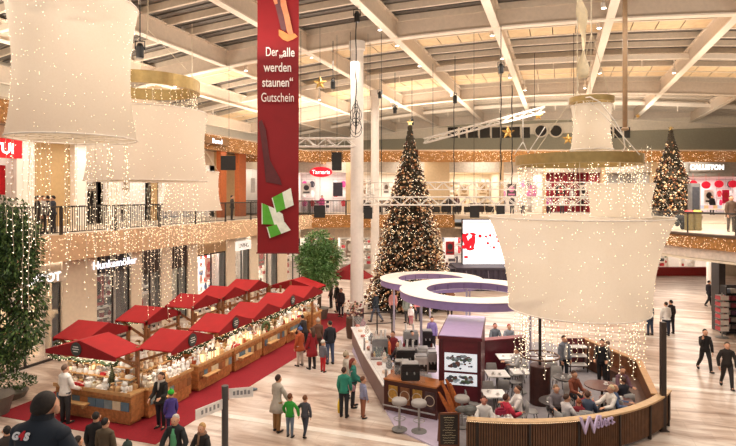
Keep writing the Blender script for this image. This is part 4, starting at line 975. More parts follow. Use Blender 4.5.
leafy('round-headed pale green potted tree standing between the stalls and the front column', (x,y,0), ZY(229,d), [((0,0,4.1),.85),((.45,.2,3.5),.75),((-.5,-.1,3.4),.8),((.1,-.5,3.0),.8),((.3,0,2.5),.75),((-.35,.2,2.6),.7)], ('6E9A54','94B878','4A7638'), 3, .15, 3000, .17)
d = 17.6; x, y = PX(-6, d)
B = [((.2,0,6.2),.8),((.7,0,5.7),.7),((-.4,.2,5.8),.8),((.9,-.2,4.9),.65),((.3,.3,5.1),.8),((1.2,0,4.2),.45),((.2,-.3,4.2),.7),((.9,.2,3.5),.55),((.1,0,3.3),.6),((1.1,-.1,2.7),.55),((.5,.1,2.3),.65),((-.4,0,4.6),.8),((.2,0,1.7),.5)]
leafy('tall dark green weeping potted tree at the left edge', (x,y,0), 7.0, [((c_[0]*cs, c_[0]*sn+c_[1], c_[2]), r) for c_, r in B], ('3E5A2C','5A7638','2A4420'), 5, .7, 3600, .14)
x, y = GP(9, 397)
o = emp('planter_bush', (x,y,0), 0, 'low leafy bush with pale flowers at the foot of the weeping tree', 'plant'); t = MB(); t.lathe([(.5,0),(.6,.2),(.55,.22)], 16); obj('planter', t, mat('6A6258', .6), o); t = MB(); t2 = MB()
for k in range(900):
    a = random.uniform(0,2*PI); r = .85*math.sqrt(random.random()); z = .35+.45*(1-(r/.9)**2)*random.uniform(.5,1); p = Vector((r*math.cos(a), r*math.sin(a), z)); dv = Vector((random.uniform(-1,1),random.uniform(-1,1),random.uniform(-.2,1))).normalized()*.14; sd = dv.cross(Vector((0,0,1))).normalized()*.03
    t.quad(p, p+dv*.5+sd, p+dv, p+dv*.5-sd, random.randrange(2))
    if k % 7 == 0: t2.octa(p+dv*.9, .025)
obj('foliage', t, [mat('2F4A22',.6), mat('4A6630',.6)], o); obj('blossom', t2, mat('F0E8DA',.6), o)
# ================================================================== SIGNPOST AT THE FRONT
d = 14.2; x, y = PX(225, d); o = emp('signpost', (x,y,0), TH, 'dark grey round post with white arms beside the gray-haired visitor', 'post')
t = MB(); t.lathe([(.085,.01),(.085,ZY(387,d)-.02),(.09,ZY(387,d)-.02),(.09,ZY(386,d)+.01)], 16); obj('post', t, mat('4C4A4A', .4), o); t = MB(); t.lathe([(.16,0),(.16,.02),(.09,.03)], 16); obj('base_plate', t, mat('4C4A4A', .4), o)
zA = ZY(403,d)
for nm, dirv, ln, zz in (('arm_panel', Vector((-.55,-.83,0)), .85, zA), ('arm_panel', Vector((.97,.24,0)), .62, ZY(394,d))):
    s_ = Vector((-dirv.y, dirv.x, 0))*.008; a = dirv*.09; b2 = dirv*(.09+ln); t = MB()
    t.prism([(a+s_)[:2],(b2+s_)[:2],(b2-s_)[:2],(a-s_)[:2]], zz-.13, zz+.13); pn = obj(nm, t, mat('EFE9E4', .4), o)
    t = MB()
    for k in range(5):
        p = dirv*(.2+ln*.75*k/5); q = dirv*(.2+ln*.75*k/5+.06); s2 = Vector((-dirv.y, dirv.x, 0))*.011; t.prism([(p+s2)[:2],(q+s2)[:2],(q-s2)[:2],(p-s2)[:2]], zz-.05, zz+.05+.02*(k%2))
    obj('glyphs', t, mat('8C8A8C', .5), pn)
# small crumpled thing on the floor
x, y = GP(253.5, 390.5); t = MB(); t.ell((0,0,.05), (.12,.07,.05), 8, 5); t.ell((.08,.04,.04),(.06,.05,.04),6,4); obj('crumpled_wrapper', t, mat('6A7A86', .5), None, (x,y,0), .4, 'small crumpled wrapper lying on the floor beside the red carpet', 'litter')
# ================================================================== CAFE
m_lil = mat('9A86B8', .5, var=.05); m_bur = mat('5E1622', .4, var=.1); m_tabw = mat('EFEAE6', .35, var=.03); m_brown = mat('5A3624', .45, var=.2)
# low pale plinth under the bar
def cpt(px, py): return GP(px, py)
pl = [cpt(352,352), cpt(378,398), cpt(396,430), cpt(437,449), CW(2.35,15.9), CW(2.7,18.2), CW(3.9,24), CW(2.5,27), CW(-.6,27.2)]
t = MB(); t.prism(pl, 0, .05); struct('floor_cafe_plinth', t, mat('C9BCD2', .3, var=.05))
def arc(cx, cy, r, a0, a1, n): return [(cx+r*math.cos(a0+(a1-a0)*i/n), cy+r*math.sin(a0+(a1-a0)*i/n)) for i in range(n+1)]
CC = (4.1, 21.2); CR = 6.72
# terrace floor: grey
t = MB(); t.prism([CW(*p) for p in arc(CC[0], CC[1], CR-.1, R(-104), R(-45), 24)+[(9.4,22),(8.6,26),(3.9,26.5)]], 0, .03); struct('floor_cafe_terrace', t, mat('8E888C', .6, var=.1))
# curved slatted wall
wl = emp('slatted_wall_panel', w2(0,0,0), TH, 'curved low cafe wall of dark vertical slats with the lilac name sign', 'low wall')
A0, A1 = R(-102.6), R(-40.5)
pts = arc(CC[0], CC[1], CR, A0, A1, 34)
t = MB()
for i in range(110):
    a = A0+(A1-A0)*i/109; t.box((CC[0]+CR*math.cos(a), CC[1]+CR*math.sin(a), .56), (.09,.034,.86), a)
obj('slats', t, mat('6E4C34', .5, var=.2), wl)
def arcband(r0, r1, z0, z1, n=40, a0=A0, a1=A1):
    t = MB(); P0 = arc(CC[0],CC[1],r0,a0,a1,n); P1 = arc(CC[0],CC[1],r1,a0,a1,n)
    for i in range(n): t.prism([P0[i],P1[i],P1[i+1],P0[i+1]], z0, z1)
    return t
obj('top_board', arcband(CR-.16, CR+.08, 1.0, 1.05), mat('C9A67C', .5, var=.12), wl)
obj('backing', arcband(CR-.14, CR-.04, .1, 1.0), mat('3A2A20', .6), wl)
for k in range(6):
    a = A0+(A1-A0)*(k+.2)/5.4; t = MB(); t.box((CC[0]+(CR+.04)*math.cos(a), CC[1]+(CR+.04)*math.sin(a), .52), (.09,.06,.98), a); obj('post', t, mat('2A211C', .5), wl)
t = MB()
for i in range(60):
    a = A0+(A1-A0)*.42*i/59; t.octa((CC[0]+(CR+.09)*math.cos(a), CC[1]+(CR+.09)*math.sin(a), 1.02), .007)
eo = obj('edge_lights', t, M_bulb, wl); eo['kind'] = 'stuff'
# name sign
an = math.atan2(14.5-CC[1], L(594,14.45)-CC[0])
def on_wall(px, dz, k=.16):
    l = L(px,14.5); a = -math.acos((l-CC[0])/(CR+k)); return (CC[0]+(CR+k)*math.cos(a), CC[1]+(CR+k)*math.sin(a), dz), a
sg = emp('cafe_name_sign', w2(0,0,0), TH, 'lilac standing letters Webers on the curved cafe wall', 'sign')
m_let = mat('C3B2D6', .35, var=.04)
for ch, px, sz, dz in (('W',590,.66,.70),('e',600,.42,.80),('b',604.6,.46,.81),('e',609.2,.42,.82),('r',613.2,.42,.83),('s',617,.42,.84)):
    (x, y, z), a = on_wall(px, dz, .14 if ch != 'W' else .17); text(ch, sz, m_let, sg, (x,y,z), (PI/2, 0, a+PI/2), .03, .003, name='letter', sx=.85 if ch == 'W' else .5)
for px, ww in ((606,3.0),):
    t = MB()
    for i in range(12):
        (x,y,z), a = on_wall(597+24*i/12, .78, .10); t.box((x,y,.86), (.05,.13,.03), a)
    obj('letter_bracket', t, m_let, sg)
# straight wooden side of the terrace
pA = (CC[0]+(CR-.2)*math.cos(R(-46.5)), CC[1]+(CR-.2)*math.sin(R(-46.5))); pB = (9.75, 19.8); pC = (9.0, 23.0)
for q0, q1, lab in ((pA, pB, 'straight wooden low wall running back from the tall dark pole'), (pB, pC, 'rear piece of the wooden low wall of the cafe terrace')):
    ln = math.dist(q0, q1); o = emp('low_wall_panel', w2(q0[0],q0[1],0), TH+math.atan2(q1[1]-q0[1], q1[0]-q0[0]), lab, 'low wall'); t = MB()
    n = int(ln/.16)
    for i in range(n): t.bx(ln*i/n, ln*(i+1)/n-.01, -.05, .05, .06, 1.0)
    obj('boards', t, mat('7A4A2A', .5, var=.2), o); t = MB(); t.bx(0,ln,-.1,.1,1.0,1.05); obj('top_board', t, mat('B98A5A', .5), o)
    t = MB(); t.bx(.1,ln-.1,.06,.5,.4,.46); t.bx(.15,ln-.15,.1,.45,.05,.4); obj('bench_seat', t, m_brown, o)
x, y = PX(663, 16.35); t = MB(); t.bx(-.07,.07,-.07,.07,.0,ZY(322,16.35)); t.bx(-.13,.13,-.13,.13,.0,.02); obj('tall_post', t, mat('3B2E28', .5), None, (x,y,0), TH, 'tall dark square post at the end of the curved cafe wall', 'post')
# rear burgundy wall with ledge
q0, q1 = GP(483,372), GP(524,368)
t0 = emp('burgundy_partition', q0+(0,), math.atan2(q1[1]-q0[1], q1[0]-q0[0]), 'dark red partition with a ledge behind the cafe tables', 'partition'); ln = math.dist(q0,q1)
t = MB(); t.bx(-.2,ln,-.08,.08,.03,1.25); obj('panel', t, m_bur, t0); t = MB(); t.bx(-.25,ln+.05,-.2,.2,1.25,1.3); obj('ledge', t, mat('6E1A26', .35), t0)
# ring canopies
def ring_canopy(l, d, R1, R0, z, hh, label):
    o = emp('ring_canopy', w2(l,d,0), TH, label, 'canopy'); n = 64
    t = MB(); t.lathe([(R0,z),(R1,z),(R1,z+.02),(R0,z+.02),(R0,z)], n, caps=False); obj('top_panel', t, mat('F6F1EC', .45, var=.02), o, loc=(0,0,hh), smooth=False)
    t = MB(); t.lathe([(R1-.03,z-hh*.0),(R1-.03,z+hh),(R1-.005,z+hh),(R1-.14,z),(R1-.17,z)], n, caps=False); obj('outer_band', t, m_lil, o)
    t = MB(); t.lathe([(R0+.16,z),(R0+.005,z+hh),(R0+.03,z+hh),(R0+.17,z)], n, caps=False); obj('inner_band', t, m_lil, o)
    t = MB(); t.lathe([(R0+.12,z-.01),(R1-.12,z-.01),(R1-.12,z+.01),(R0+.12,z+.01),(R0+.12,z-.01)], n, caps=False); obj('underside', t, mat('E4DCE6', .5), o)
    for r in (R1-.002, R0+.002):
        for k in range(16):
            a = k*PI/8; t = MB(); rr = (r+.012) if r > R0+.1 else (r-.012); t.box((rr*math.cos(a)-(.06*math.cos(a) if r>R0+.1 else -.06*math.cos(a)), rr*math.sin(a)-(.06*math.sin(a) if r>R0+.1 else -.06*math.sin(a)), z+hh*.5), (.02,.02,hh*.95), a); obj('joint', t, mat('6A5688', .5), o)
    for k in range(3):
        a = R(205)+k*2*PI/3; x_, y_ = (R1+R0)/2*math.cos(a), (R1+R0)/2*math.sin(a); t = MB(); t.tube([(x_,y_,.05),(x_,y_,z)], .05, 10); obj('support_pole', t, mat('B9B2C4', .4, .2), o)
    return o
ring_canopy(L(472,22.1), 22.1, 2.91, 1.82, 2.9, .3, 'front white ring canopy with lilac edge over the cafe bar')
ring_canopy(L(431,29), 29, 2.69, 1.72, 2.3, .3, 'rear white ring canopy with lilac edge close to the tall tree')
light('AREA', w2(L(472,22.1), 22.1, 2.8), 90, NEUT, 3.5, name='bar_lamp'); light('AREA', w2(L(431,29), 29, 2.2), 70, NEUT, 3, name='bar_lamp')
# bar counters (glass display at the left, wooden front at the near end)
def counter_run(pts, depth, h, z0, name, label, mats, cat='bar counter', parts=True):
    o = emp(name, (0,0,0), 0, label, cat); body = MB(); top = MB()
    for a, b2 in zip(pts[:-1], pts[1:]):
        dx, dy = b2[0]-a[0], b2[1]-a[1]; ln = math.hypot(dx,dy); nx, ny = -dy/ln*depth, dx/ln*depth
        body.prism([a, b2, (b2[0]+nx,b2[1]+ny), (a[0]+nx,a[1]+ny)], z0, h-.05); e = .05/ depth
        top.prism([(a[0]-nx*e,a[1]-ny*e), (b2[0]-nx*e,b2[1]-ny*e), (b2[0]+nx,b2[1]+ny), (a[0]+nx,a[1]+ny)], h-.05, h)
    obj('counter', body, mats[0], o); obj('counter_top', top, mats[1], o); return o
c0, c1, c2b, c3 = cpt(352,345), cpt(363,372), cpt(384,411), cpt(437,422)
dsp_c = counter_run([c0, c1, c2b], .75, .85, .05, 'display_counter', 'pale glass-fronted display counter along the aisle side of the cafe bar', [mat('6A4A4A', .4), mat('EDE8E6', .3)])
t = MB()
for a, b2 in ((c0,c1),(c1,c2b)):
    dx, dy = b2[0]-a[0], b2[1]-a[1]; ln = math.hypot(dx,dy); nx, ny = -dy/ln, dx/ln
    t.prism([(a[0]+nx*.03,a[1]+ny*.03),(b2[0]+nx*.03,b2[1]+ny*.03),(b2[0]+nx*.05,b2[1]+ny*.05),(a[0]+nx*.05,a[1]+ny*.05)], .85, 1.3)
    t.prism([(a[0]+nx*.03,a[1]+ny*.03),(b2[0]+nx*.03,b2[1]+ny*.03),(b2[0]+nx*.5,b2[1]+ny*.5),(a[0]+nx*.5,a[1]+ny*.5)], 1.3, 1.32)
obj('glass_hood', t, glassm('EAF0F0', .2), dsp_c)
for p in (c0, c1, (c2b[0]+.0, c2b[1]+.02)):
    t = MB(); t.bx(-.03,.03,-.03,.03,.05,1.34); obj('hood_post', t, M_steel, dsp_c, (p[0]+.04,p[1]+.06,0))
wd = counter_run([c2b, c3], .7, 1.08, .05, 'bar_counter', 'wooden-fronted bar counter with bar stools beside the burgundy kiosk', [mat('4A2018', .45), mat('A5622E', .4, var=.2)])
dx, dy = c3[0]-c2b[0], c3[1]-c2b[1]; ln = math.hypot(dx,dy); rzb = math.atan2(dy,dx)
for k in range(4):
    t = MB(); a = ln*(.1+.23*k); t.bx(a, a+ln*.17, -.035, 0, .35, .88); pn = obj('front_panel', t, mat(('B98A3A','8C5A38','B98A3A','4A3434')[k], .5, var=.3, scale=14), wd, (c2b[0],c2b[1],0), rzb)
    t = MB(); t.tube([(a+ln*.085+.16*math.cos(q*PI/10), -.045, .62+.16*math.sin(q*PI/10)) for q in range(21)], .014, 5); obj('ring_motif', t, mat('C9B49A', .5), pn)
t = MB(); t.tube([(.05,-.18,.28),(ln,-.18,.28)], .025, 8); obj('foot_rail', t, M_steel, wd, (c2b[0],c2b[1],0), rzb)
t = MB(); t.bx(0,ln*.62,.02,.03,1.085,1.5); obj('glass_screen', t, glassm('F4F4F6', .25), wd, (c2b[0]+.25,c2b[1]+.1,0), rzb)
def bar_stool(x, y, lab, z0=.05):
    o = emp('bar_stool', (x,y,z0), 0, lab, 'bar stool'); t = MB(); t.lathe([(.21,.76),(.23,.8),(.23,.86),(.2,.9),(.0,.9)], 20); obj('seat', t, mat('A39C98', .7), o, smooth=True)
    t = MB(); t.tube([(0,0,.02),(0,0,.77)], .035, 10); obj('column', t, M_steel, o); t = MB(); t.lathe([(.23,0),(.23,.015),(.05,.03)], 20); obj('base', t, M_grey, o)
    t = MB(); t.tube([(.17*math.cos(a*PI/8),.17*math.sin(a*PI/8),.32) for a in range(17)], .012, 5); t.tube([(-.17,0,.32),(.17,0,.32)], .01, 4); obj('foot_ring', t, M_steel, o); return o
for px, py, lab in ((399.5,431,'grey-topped bar stool, first one before the wooden bar front'),(419,433,'grey-topped bar stool between the first stool and the chalkboard'),(462,428,'grey-topped bar stool behind the chalkboard by the kiosk')):
    x, y = GP(px, py); bar_stool(x, y, lab)
# kiosk
kx, ky = CW(2.27, 17.6)
k_ = emp('kiosk', (kx,ky,0), R(5), 'tall burgundy kiosk with two menu screens and a lilac flat roof', 'kiosk'); KW, KD, KH = 1.32, 3.1, 2.52
t = MB(); t.bx(0,KW,0,KD,.05,KH-.12); obj('body', t, m_bur, k_); t = MB(); t.bx(-.04,KW+.04,-.04,KD+.04,KH-.12,KH-.02); t.bx(0,KW,0,KD,KH-.02,KH,1); obj('roof', t, [m_bur, mat('A690BC', .45, var=.04)], k_)
for z0, z1, nm in ((1.42,1.98,'upper_menu_screen'),(.98,1.34,'lower_menu_screen')):
    t = MB(); t.bx(.18,KW-.12,-.03,0,z0,z1); sc = obj(nm, t, mat('DDE4EA', .3, var=.0, emit=.55), k_)
    rnd = random.Random(int(z0*100)); t = MB()
    for k in range(40):
        x = .26+rnd.random()*(KW-.54); z = z0+.07+rnd.random()*(z1-z0-.14); r = rnd.uniform(.02,.06); t.rings([((x,-.036,z),(r*1.4,0,0),(0,0,r)),((x,-.028,z),(r*1.4,0,0),(0,0,r))], 10, rnd.randrange(5))
    obj('screen_picture', t, [mat(c_, .4, var=0, emit=.15) for c_ in ('4A5058','8A9298','B8C4CC','5A6A52','6A4A44')], sc)
for k, x in enumerate((.05,KW-.05)):
    t = MB(); t.bx(x-.05,x+.05,-.05,0,.05,KH-.12); obj('corner_trim', t, mat('4A101A', .4), k_)
rnd = random.Random(4)
for k, (px0, py0, px1, py1) in enumerate(((441,381,457,411),(446,379,459,408),(439,392,452,414),(450,383,461,412),(444,386,456,416))):
    d0 = 16.85-.05*k; x0, y0 = PX(px0,d0); x1, y1 = PX(px1,d0-.12); t = MB(); zb_ = max(.1, ZY(py1,d0)); t.rings([((x1,y1,zb_),(.07,0,0),(0,.02,0)),((.5*(x0+x1),.5*(y0+y1),(zb_+ZY(py0,d0))/2),(.085,0,0),(0,.025,0)),((x0,y0,ZY(py0,d0)),(.04,0,0),(0,.015,0))], 8)
    obj('driftwood_plank', t, mat('B8642A', .55, var=.3, scale=14), None, label='rough orange wood plank leaning at the kiosk corner over the chalkboard', cat='plank', group='planks leaning at the kiosk')
# chalkboard
x, y = GP(449, 449); o = emp('chalkboard', (x,y,0), TH, 'wood-framed chalkboard standing in front of the kiosk', 'chalkboard'); hb = 1.0; w_ = .58
t = MB(); t.bx(-w_/2+.04,w_/2-.04,.0,.02,.1,hb-.04); b_ = obj('board', t, mat('2C2624', .6), o)
t = MB(); t.bx(-w_/2,-w_/2+.045,-.01,.03,.0,hb); t.bx(w_/2-.045,w_/2,-.01,.03,.0,hb); t.bx(-w_/2,w_/2,-.01,.03,hb-.045,hb); t.bx(-w_/2,w_/2,-.01,.03,.07,.12); obj('frame', t, mat('6A3A22', .5), o)
t = MB()
for s_ in (-1,1): t.bar((s_*(w_/2-.03),.03,hb-.06),(s_*(w_/2-.03),.4,.01), .03, .03)
obj('rear_leg', t, mat('6A3A22', .5), o)
rnd = random.Random(9)
for k in range(11):
    t = MB(); wd_ = rnd.uniform(.2,.4); n = 14; t.tube([(-wd_/2+wd_*i/n, -.004, hb-.13-k*.07+rnd.uniform(-.012,.012)) for i in range(n+1)], .004 if k else .008, 4); obj('chalk_line', t, mat('C9B890', .8), b_)
# machines and clutter in the bar
def machine(px, py, d, lab, w=.6, dp=.5, h=.55, body='8C8A8C'):
    x, y = PX(px,d); z = ZY(py,d); o = emp('coffee_machine', (x,y,z), TH, lab, 'machine'); t = MB(); t.bbox((0,0,h/2),(w,dp,h),.03); obj('housing', t, mat(body,.35,.5), o)
    t = MB(); t.bx(-w*.42,w*.42,-dp/2-.01,-dp/2+.01,h*.15,h*.55); obj('front_recess', t, M_black, o); t = MB(); t.tube([(-w*.2,-dp/2-.1,h*.5),(-w*.2,-dp/2,h*.55)], .025, 6); t.tube([(w*.2,-dp/2-.1,h*.5),(w*.2,-dp/2,h*.55)], .025, 6); obj('brew_group', t, M_steel, o)
    t = MB(); t.bx(-w*.45,w*.45,-dp*.4,dp*.4,h+.002,h+.03); obj('cup_rail', t, M_steel, o)
def counter_at(l0, l1, d0, d1, h, lab):
    o = emp('back_counter', w2(0,0,0), TH, lab, 'bar counter'); t = MB(); t.bx(l0,l1,d0,d1,.05,h-.04); obj('counter', t, mat('4A3A3A',.5), o); t = MB(); t.bx(l0-.03,l1+.03,d0-.03,d1+.03,h-.04,h); obj('counter_top', t, mat('B7AEB0',.35), o)
counter_at(1.0,2.1,19.3,19.9,.95,'grey-topped work counter inside the bar left of the kiosk'); counter_at(.1,.75,20.5,22.6,.95,'grey-topped work counter behind the glass display'); counter_at(1.1,2.6,21.55,22.2,1.0,'rear work counter inside the bar')
def on_counter(l, d, z, lab, **k): machine(HX+l/d*F, HY+(CAMZ-z)*F/d, d, lab, **k)
on_counter(.45,20.9,.952,'tall grey coffee machine above the glass display counter', w=.6, h=.6); on_counter(1.35,19.6,.952,'black coffee machine between the baristas', w=.7, body='3A3838'); on_counter(1.95,19.6,.952,'white paper rack machine touching the kiosk side', w=.4, h=.6, body='D8D6D4'); on_counter(1.7,21.9,1.002,'silver coffee machine on the rear work counter', w=.6, body='B8B6B4'); on_counter(2.35,21.9,1.002,'small dark machine near the kiosk back', w=.4, h=.6, body='4A4646')
machine(410,379,17.25,'dark display box with red goods standing on the wooden bar counter', w=.58, dp=.45, h=.5, body='2E2828')
counter_at(.95,2.1,18.05,18.6,.95,'front work counter inside the bar behind the wooden front')
machine(421,372,18.3,'white paper rack machine on the front work counter', w=.42, dp=.4, h=.55, body='D9D6D4'); machine(402,373,18.3,'low dark machine on the front work counter', w=.5, dp=.4, h=.4, body='3A3232'); machine(432,371,18.3,'narrow silver machine on the front work counter by the kiosk', w=.3, dp=.4, h=.65, body='B4B0B0')
def pitcher(hexc, r=.05, h=.2):
    t = MB(); t.lathe([(r*.8,0),(r,h*.1),(r,h*.6),(r*.4,h*.75),(r*.4,h)], 10); return t.mesh('bottle', mat(hexc,.25), True)
BOT = [pitcher(c_) for c_ in ('5A2A1E','D8D4CE','8A2A3A','C9A050','3A4A3A')]
rnd = random.Random(21)
for l0,l1,d,z in ((1.05,2.05,19.35,.952),(1.2,2.5,21.7,1.002),(.15,.7,22.3,.952),(.15,.7,20.6,.952)):
    for k in range(7):
        x,y,_ = w2(l0+(l1-l0)*k/6, d+rnd.uniform(-.04,.04)+(.0), 0); o = obj('bottle', rnd.choice(BOT), None, None, (x,y,z), 0, 'small bottle among the machines on the work counters of the bar', 'bottle', 'bottles in the bar'); o.scale = (1,1,rnd.uniform(.9,1.4))
for k in range(9):
    s_ = k/8; a, b2 = ((c0,c1),(c1,c2b))[k > 4]; f_ = (k % 5)/4.2; x = a[0]+(b2[0]-a[0])*f_+.25; y = a[1]+(b2[1]-a[1])*f_+.1
    t = MB(); t.lathe([(.12,0),(.12,.01),(.02,.015)], 14); t.lathe([(.1,.015),(.1,.09),(.0,.1)], 14, mi=1); obj('cake_plate', t, [M_white, mat(rnd.choice(('E9C9B0','B8503C','F2E6D0','8A5A3A')),.6)], None, (x,y,.852), 0, 'small cake on a plate inside the glass display counter', 'cake', 'cakes in the display counter')
def cupstack():
    t = MB()
    for q in range(6): t.lathe([(.028,q*.045),(.042,q*.045+.07),(.036,q*.045+.07),(.024,q*.045+.01)], 10)
    return t.mesh('cup_stack', mat('EFEAE6',.4))
CS = cupstack()
for k, (l, d, z) in enumerate(((.3,20.75,1.585),(.5,20.85,1.585),(.65,20.95,1.585),(1.15,19.6,1.535),(1.4,19.65,1.535),(1.6,19.6,1.535),(1.5,21.9,1.585),(1.8,21.9,1.585),(1.3,18.3,.952),(1.55,18.2,.952),(1.0,18.45,.952),(1.72,18.5,.952))):
    obj('cup_stack', CS, None, None, w2(l, d, z), k, 'stack of white paper cups by the coffee machines', 'cup stack', 'paper cup stacks in the bar')
for k in range(8):
    f_ = (k+.5)/8; a, b2 = (c0,c1) if k < 3 else (c1,c2b); g_ = (k/3 if k < 3 else (k-3)/5); x, y = a[0]+(b2[0]-a[0])*g_+.45, a[1]+(b2[1]-a[1])*g_+.28
    t = MB(); t.bbox((0,0,.11),(.2,.18,.2),.02); t.lathe([(.06,.21),(.06,.3),(.03,.34)], 8); obj('tea_tin', t, mat(('8A4A5A','C9B8A8','4A4046','B86A3A')[k % 4],.5), None, (x,y,.852), .4*k, 'coloured tin standing on the rear edge of the glass display counter', 'tin', 'tins on the display counter')
# flower / bottle display beside the front column
x, y = PX(354, 27.0); o = emp('flower_stand', (x,y,0), 0, 'dark stand of flowers and bottles at the foot of the front column', 'flower stand'); t = MB(); t.lathe([(.35,0),(.4,.5),(.38,1.0)], 14); obj('stand', t, mat('4A3428',.6), o); t = MB()
for k in range(90):
    a = rnd.uniform(0,6.28); r = rnd.uniform(0,.45); t.ell((r*math.cos(a), r*math.sin(a), 1.05+rnd.uniform(0,.7)), (.06,.06,.05), 6, 4, rnd.randrange(4))
fl = obj('flowers', t, [mat(c_,.7) for c_ in ('C9A48A','8A3A3A','4A4A30','E4D6C6')], o); fl['kind'] = 'stuff'
# black rail stands around the bar's far side
for px, py, lab in ((366,330,'thin black rail barrier behind the bar'),):
    p0, p1 = GP(362,335), GP(392,333); o = emp('rail_barrier', (p0[0],p0[1],0), math.atan2(p1[1]-p0[1],p1[0]-p0[0]), 'thin dark rail barrier behind the glass display counter', 'barrier'); ln = math.dist(p0,p1)
    for x_ in (0,ln/2,ln):
        t = MB(); t.bx(x_-.03,x_+.03,-.03,.03,.0,1.1); obj('post', t, M_dark, o)
    t = MB(); t.bx(0,ln,-.02,.02,1.05,1.1); t.bx(0,ln,-.02,.02,.5,.54); obj('rail', t, M_dark, o)
# tables and chairs on the terrace
def round_table(px, py, lab, r=.45, topm=None, h=.74):
    x, y = GP(px, py, h); o = emp('round_table', (x,y,.03), 0, lab, 'table'); t = MB(); t.lathe([(r-.03,h-.04),(r,h-.03),(r,h),(0,h)], 28); obj('tabletop', t, topm or mat('5E2E24',.35,var=.15), o); t = MB(); t.tube([(0,0,.02),(0,0,h-.04)], .04, 8); obj('leg', t, M_dark, o); t = MB(); t.lathe([(.24,0),(.24,.02),(.05,.04)], 18); obj('base', t, M_dark, o); return (x,y)
def square_table(px, py, lab, w=.7, dp=.7, h=.74):
    x, y = GP(px, py, h); o = emp('square_table', (x,y,.03), TH, lab, 'table'); t = MB(); t.bx(-w/2,w/2,-dp/2,dp/2,h-.035,h); obj('tabletop', t, m_tabw, o); t = MB(); t.tube([(0,0,.02),(0,0,h-.03)], .035, 8); obj('leg', t, M_grey, o); t = MB(); t.lathe([(.24,0),(.24,.02),(.05,.04)], 18); obj('base', t, M_grey, o); return (x,y)
def make_chair():
    o = emp('cafe_chair', (0,0,.03), 0, 'grey shell cafe chair with thin legs', 'chair', 'grey cafe chairs on the terrace'); t = MB()
    P = [((0,.2,.44),(.2,0,0),(0,0,.02)),((0,0,.43),(.22,0,0),(0,.0,.025)),((0,-.18,.46),(.22,0,0),(0,.01,.025)),((0,-.24,.6),(.22,0,0),(0,.025,.005)),((0,-.27,.82),(.18,0,0),(0,.02,.0))]
    t.rings(P, 12); obj('seat_shell', t, mat('9A9694',.5), o, smooth=True)
    for sx_ in (-1,1):
        for sy_ in (-1,1):
            t = MB(); t.tube([(sx_*.15,sy_*.14,.43),(sx_*.2,sy_*.2,0)], .013, 6); obj('leg', t, M_dark, o)
    return o
ch0 = make_chair(); used = [0]; CH = []
def chair(x, y, ang, lab, force=False):
    if not force and (any(math.dist((x,y),q) < .5 for q in CH) or math.dist((x,y), GP(540,404)) < .75 or math.dist((x,y), GP(497,370)) < .01): return
    rr = (x*cs+y*sn, -x*sn+y*cs)
    if math.dist(rr, CC) > CR-.55: return
    o = ch0 if not used[0] else dup(ch0); used[0] = 1; o.location = (x,y,.03); o.rotation_euler = (0,0,R(ang)+TH); o['label'] = lab; CH.append((x,y)); return o
TB = {}
def short(l):
    for k, v in (('open menu','menu table'),('red-brown','red-brown table'),('front of the service','dark table before the trolley'),('nearest the burgundy','table nearest the partition'),('second from','second table from the partition'),('white shirt','table behind the white shirt'),('left of the brown','table left of the pillar'),('red bag','red bag table'),('name sign','table behind the name sign'),('beside the service','white table by the trolley')):
        if k in l: return v
    return 'round table'
ALIAS = {}
specs = [('r',556,402,'dark round table with an open menu beside the brown column',.5,('90','270','180')),('r',602,386,'red-brown round table under the hanging light strings',.55,('45','200')),
 ('r',566,378,'dark round table in front of the service trolley',.42,('90','0')),
 ('s',507,357,'white square table nearest the burgundy partition',.75,('180',)),('s',497,374,'white square table second from the partition',.75,('0','180','270')),('s',494,394,'white square table behind the person in the white shirt',.7,('90','0')),
 ('s',520,372,'white square table left of the brown column',.6,('0','90')),('r',624,404,'round table of the seated group near the curved wall',.48,()),
 ('s',502,418,'white square table with a red bag near the curved wall',.6,('90',)),('s',545,358,'white square table beside the service trolley',.6,('180','90'))]
for kind, px, py, lab, sz, chs in specs:
    if 'seated group' in lab: l_, d_ = 7.55, 16.75; px, py = HX+l_/d_*F, HY+(CAMZ-.74)*F/d_
    x, y = (round_table(px,py,lab,sz, mat('3A3030',.4) if 'dark' in lab else None) if kind == 'r' else square_table(px,py,lab,sz,sz)); TB[lab] = (x,y)
    for a in chs:
        a = float(a); r = sz*(1 if kind == 'r' else .5)+.28; an_ = R(a)+TH+PI/2
        w_ = {0.0:'on the far side of the ',90.0:'on the left side of the ',180.0:'on the near side of the ',270.0:'on the right side of the ',45.0:'at the far left of the ',200.0:'at the near side of the ',290.0:'at the right of the '}[a]
        cx, cy = x+r*math.cos(an_), y+r*math.sin(an_); chair(cx, cy, a+180, 'grey cafe chair ' + w_ + short(lab))
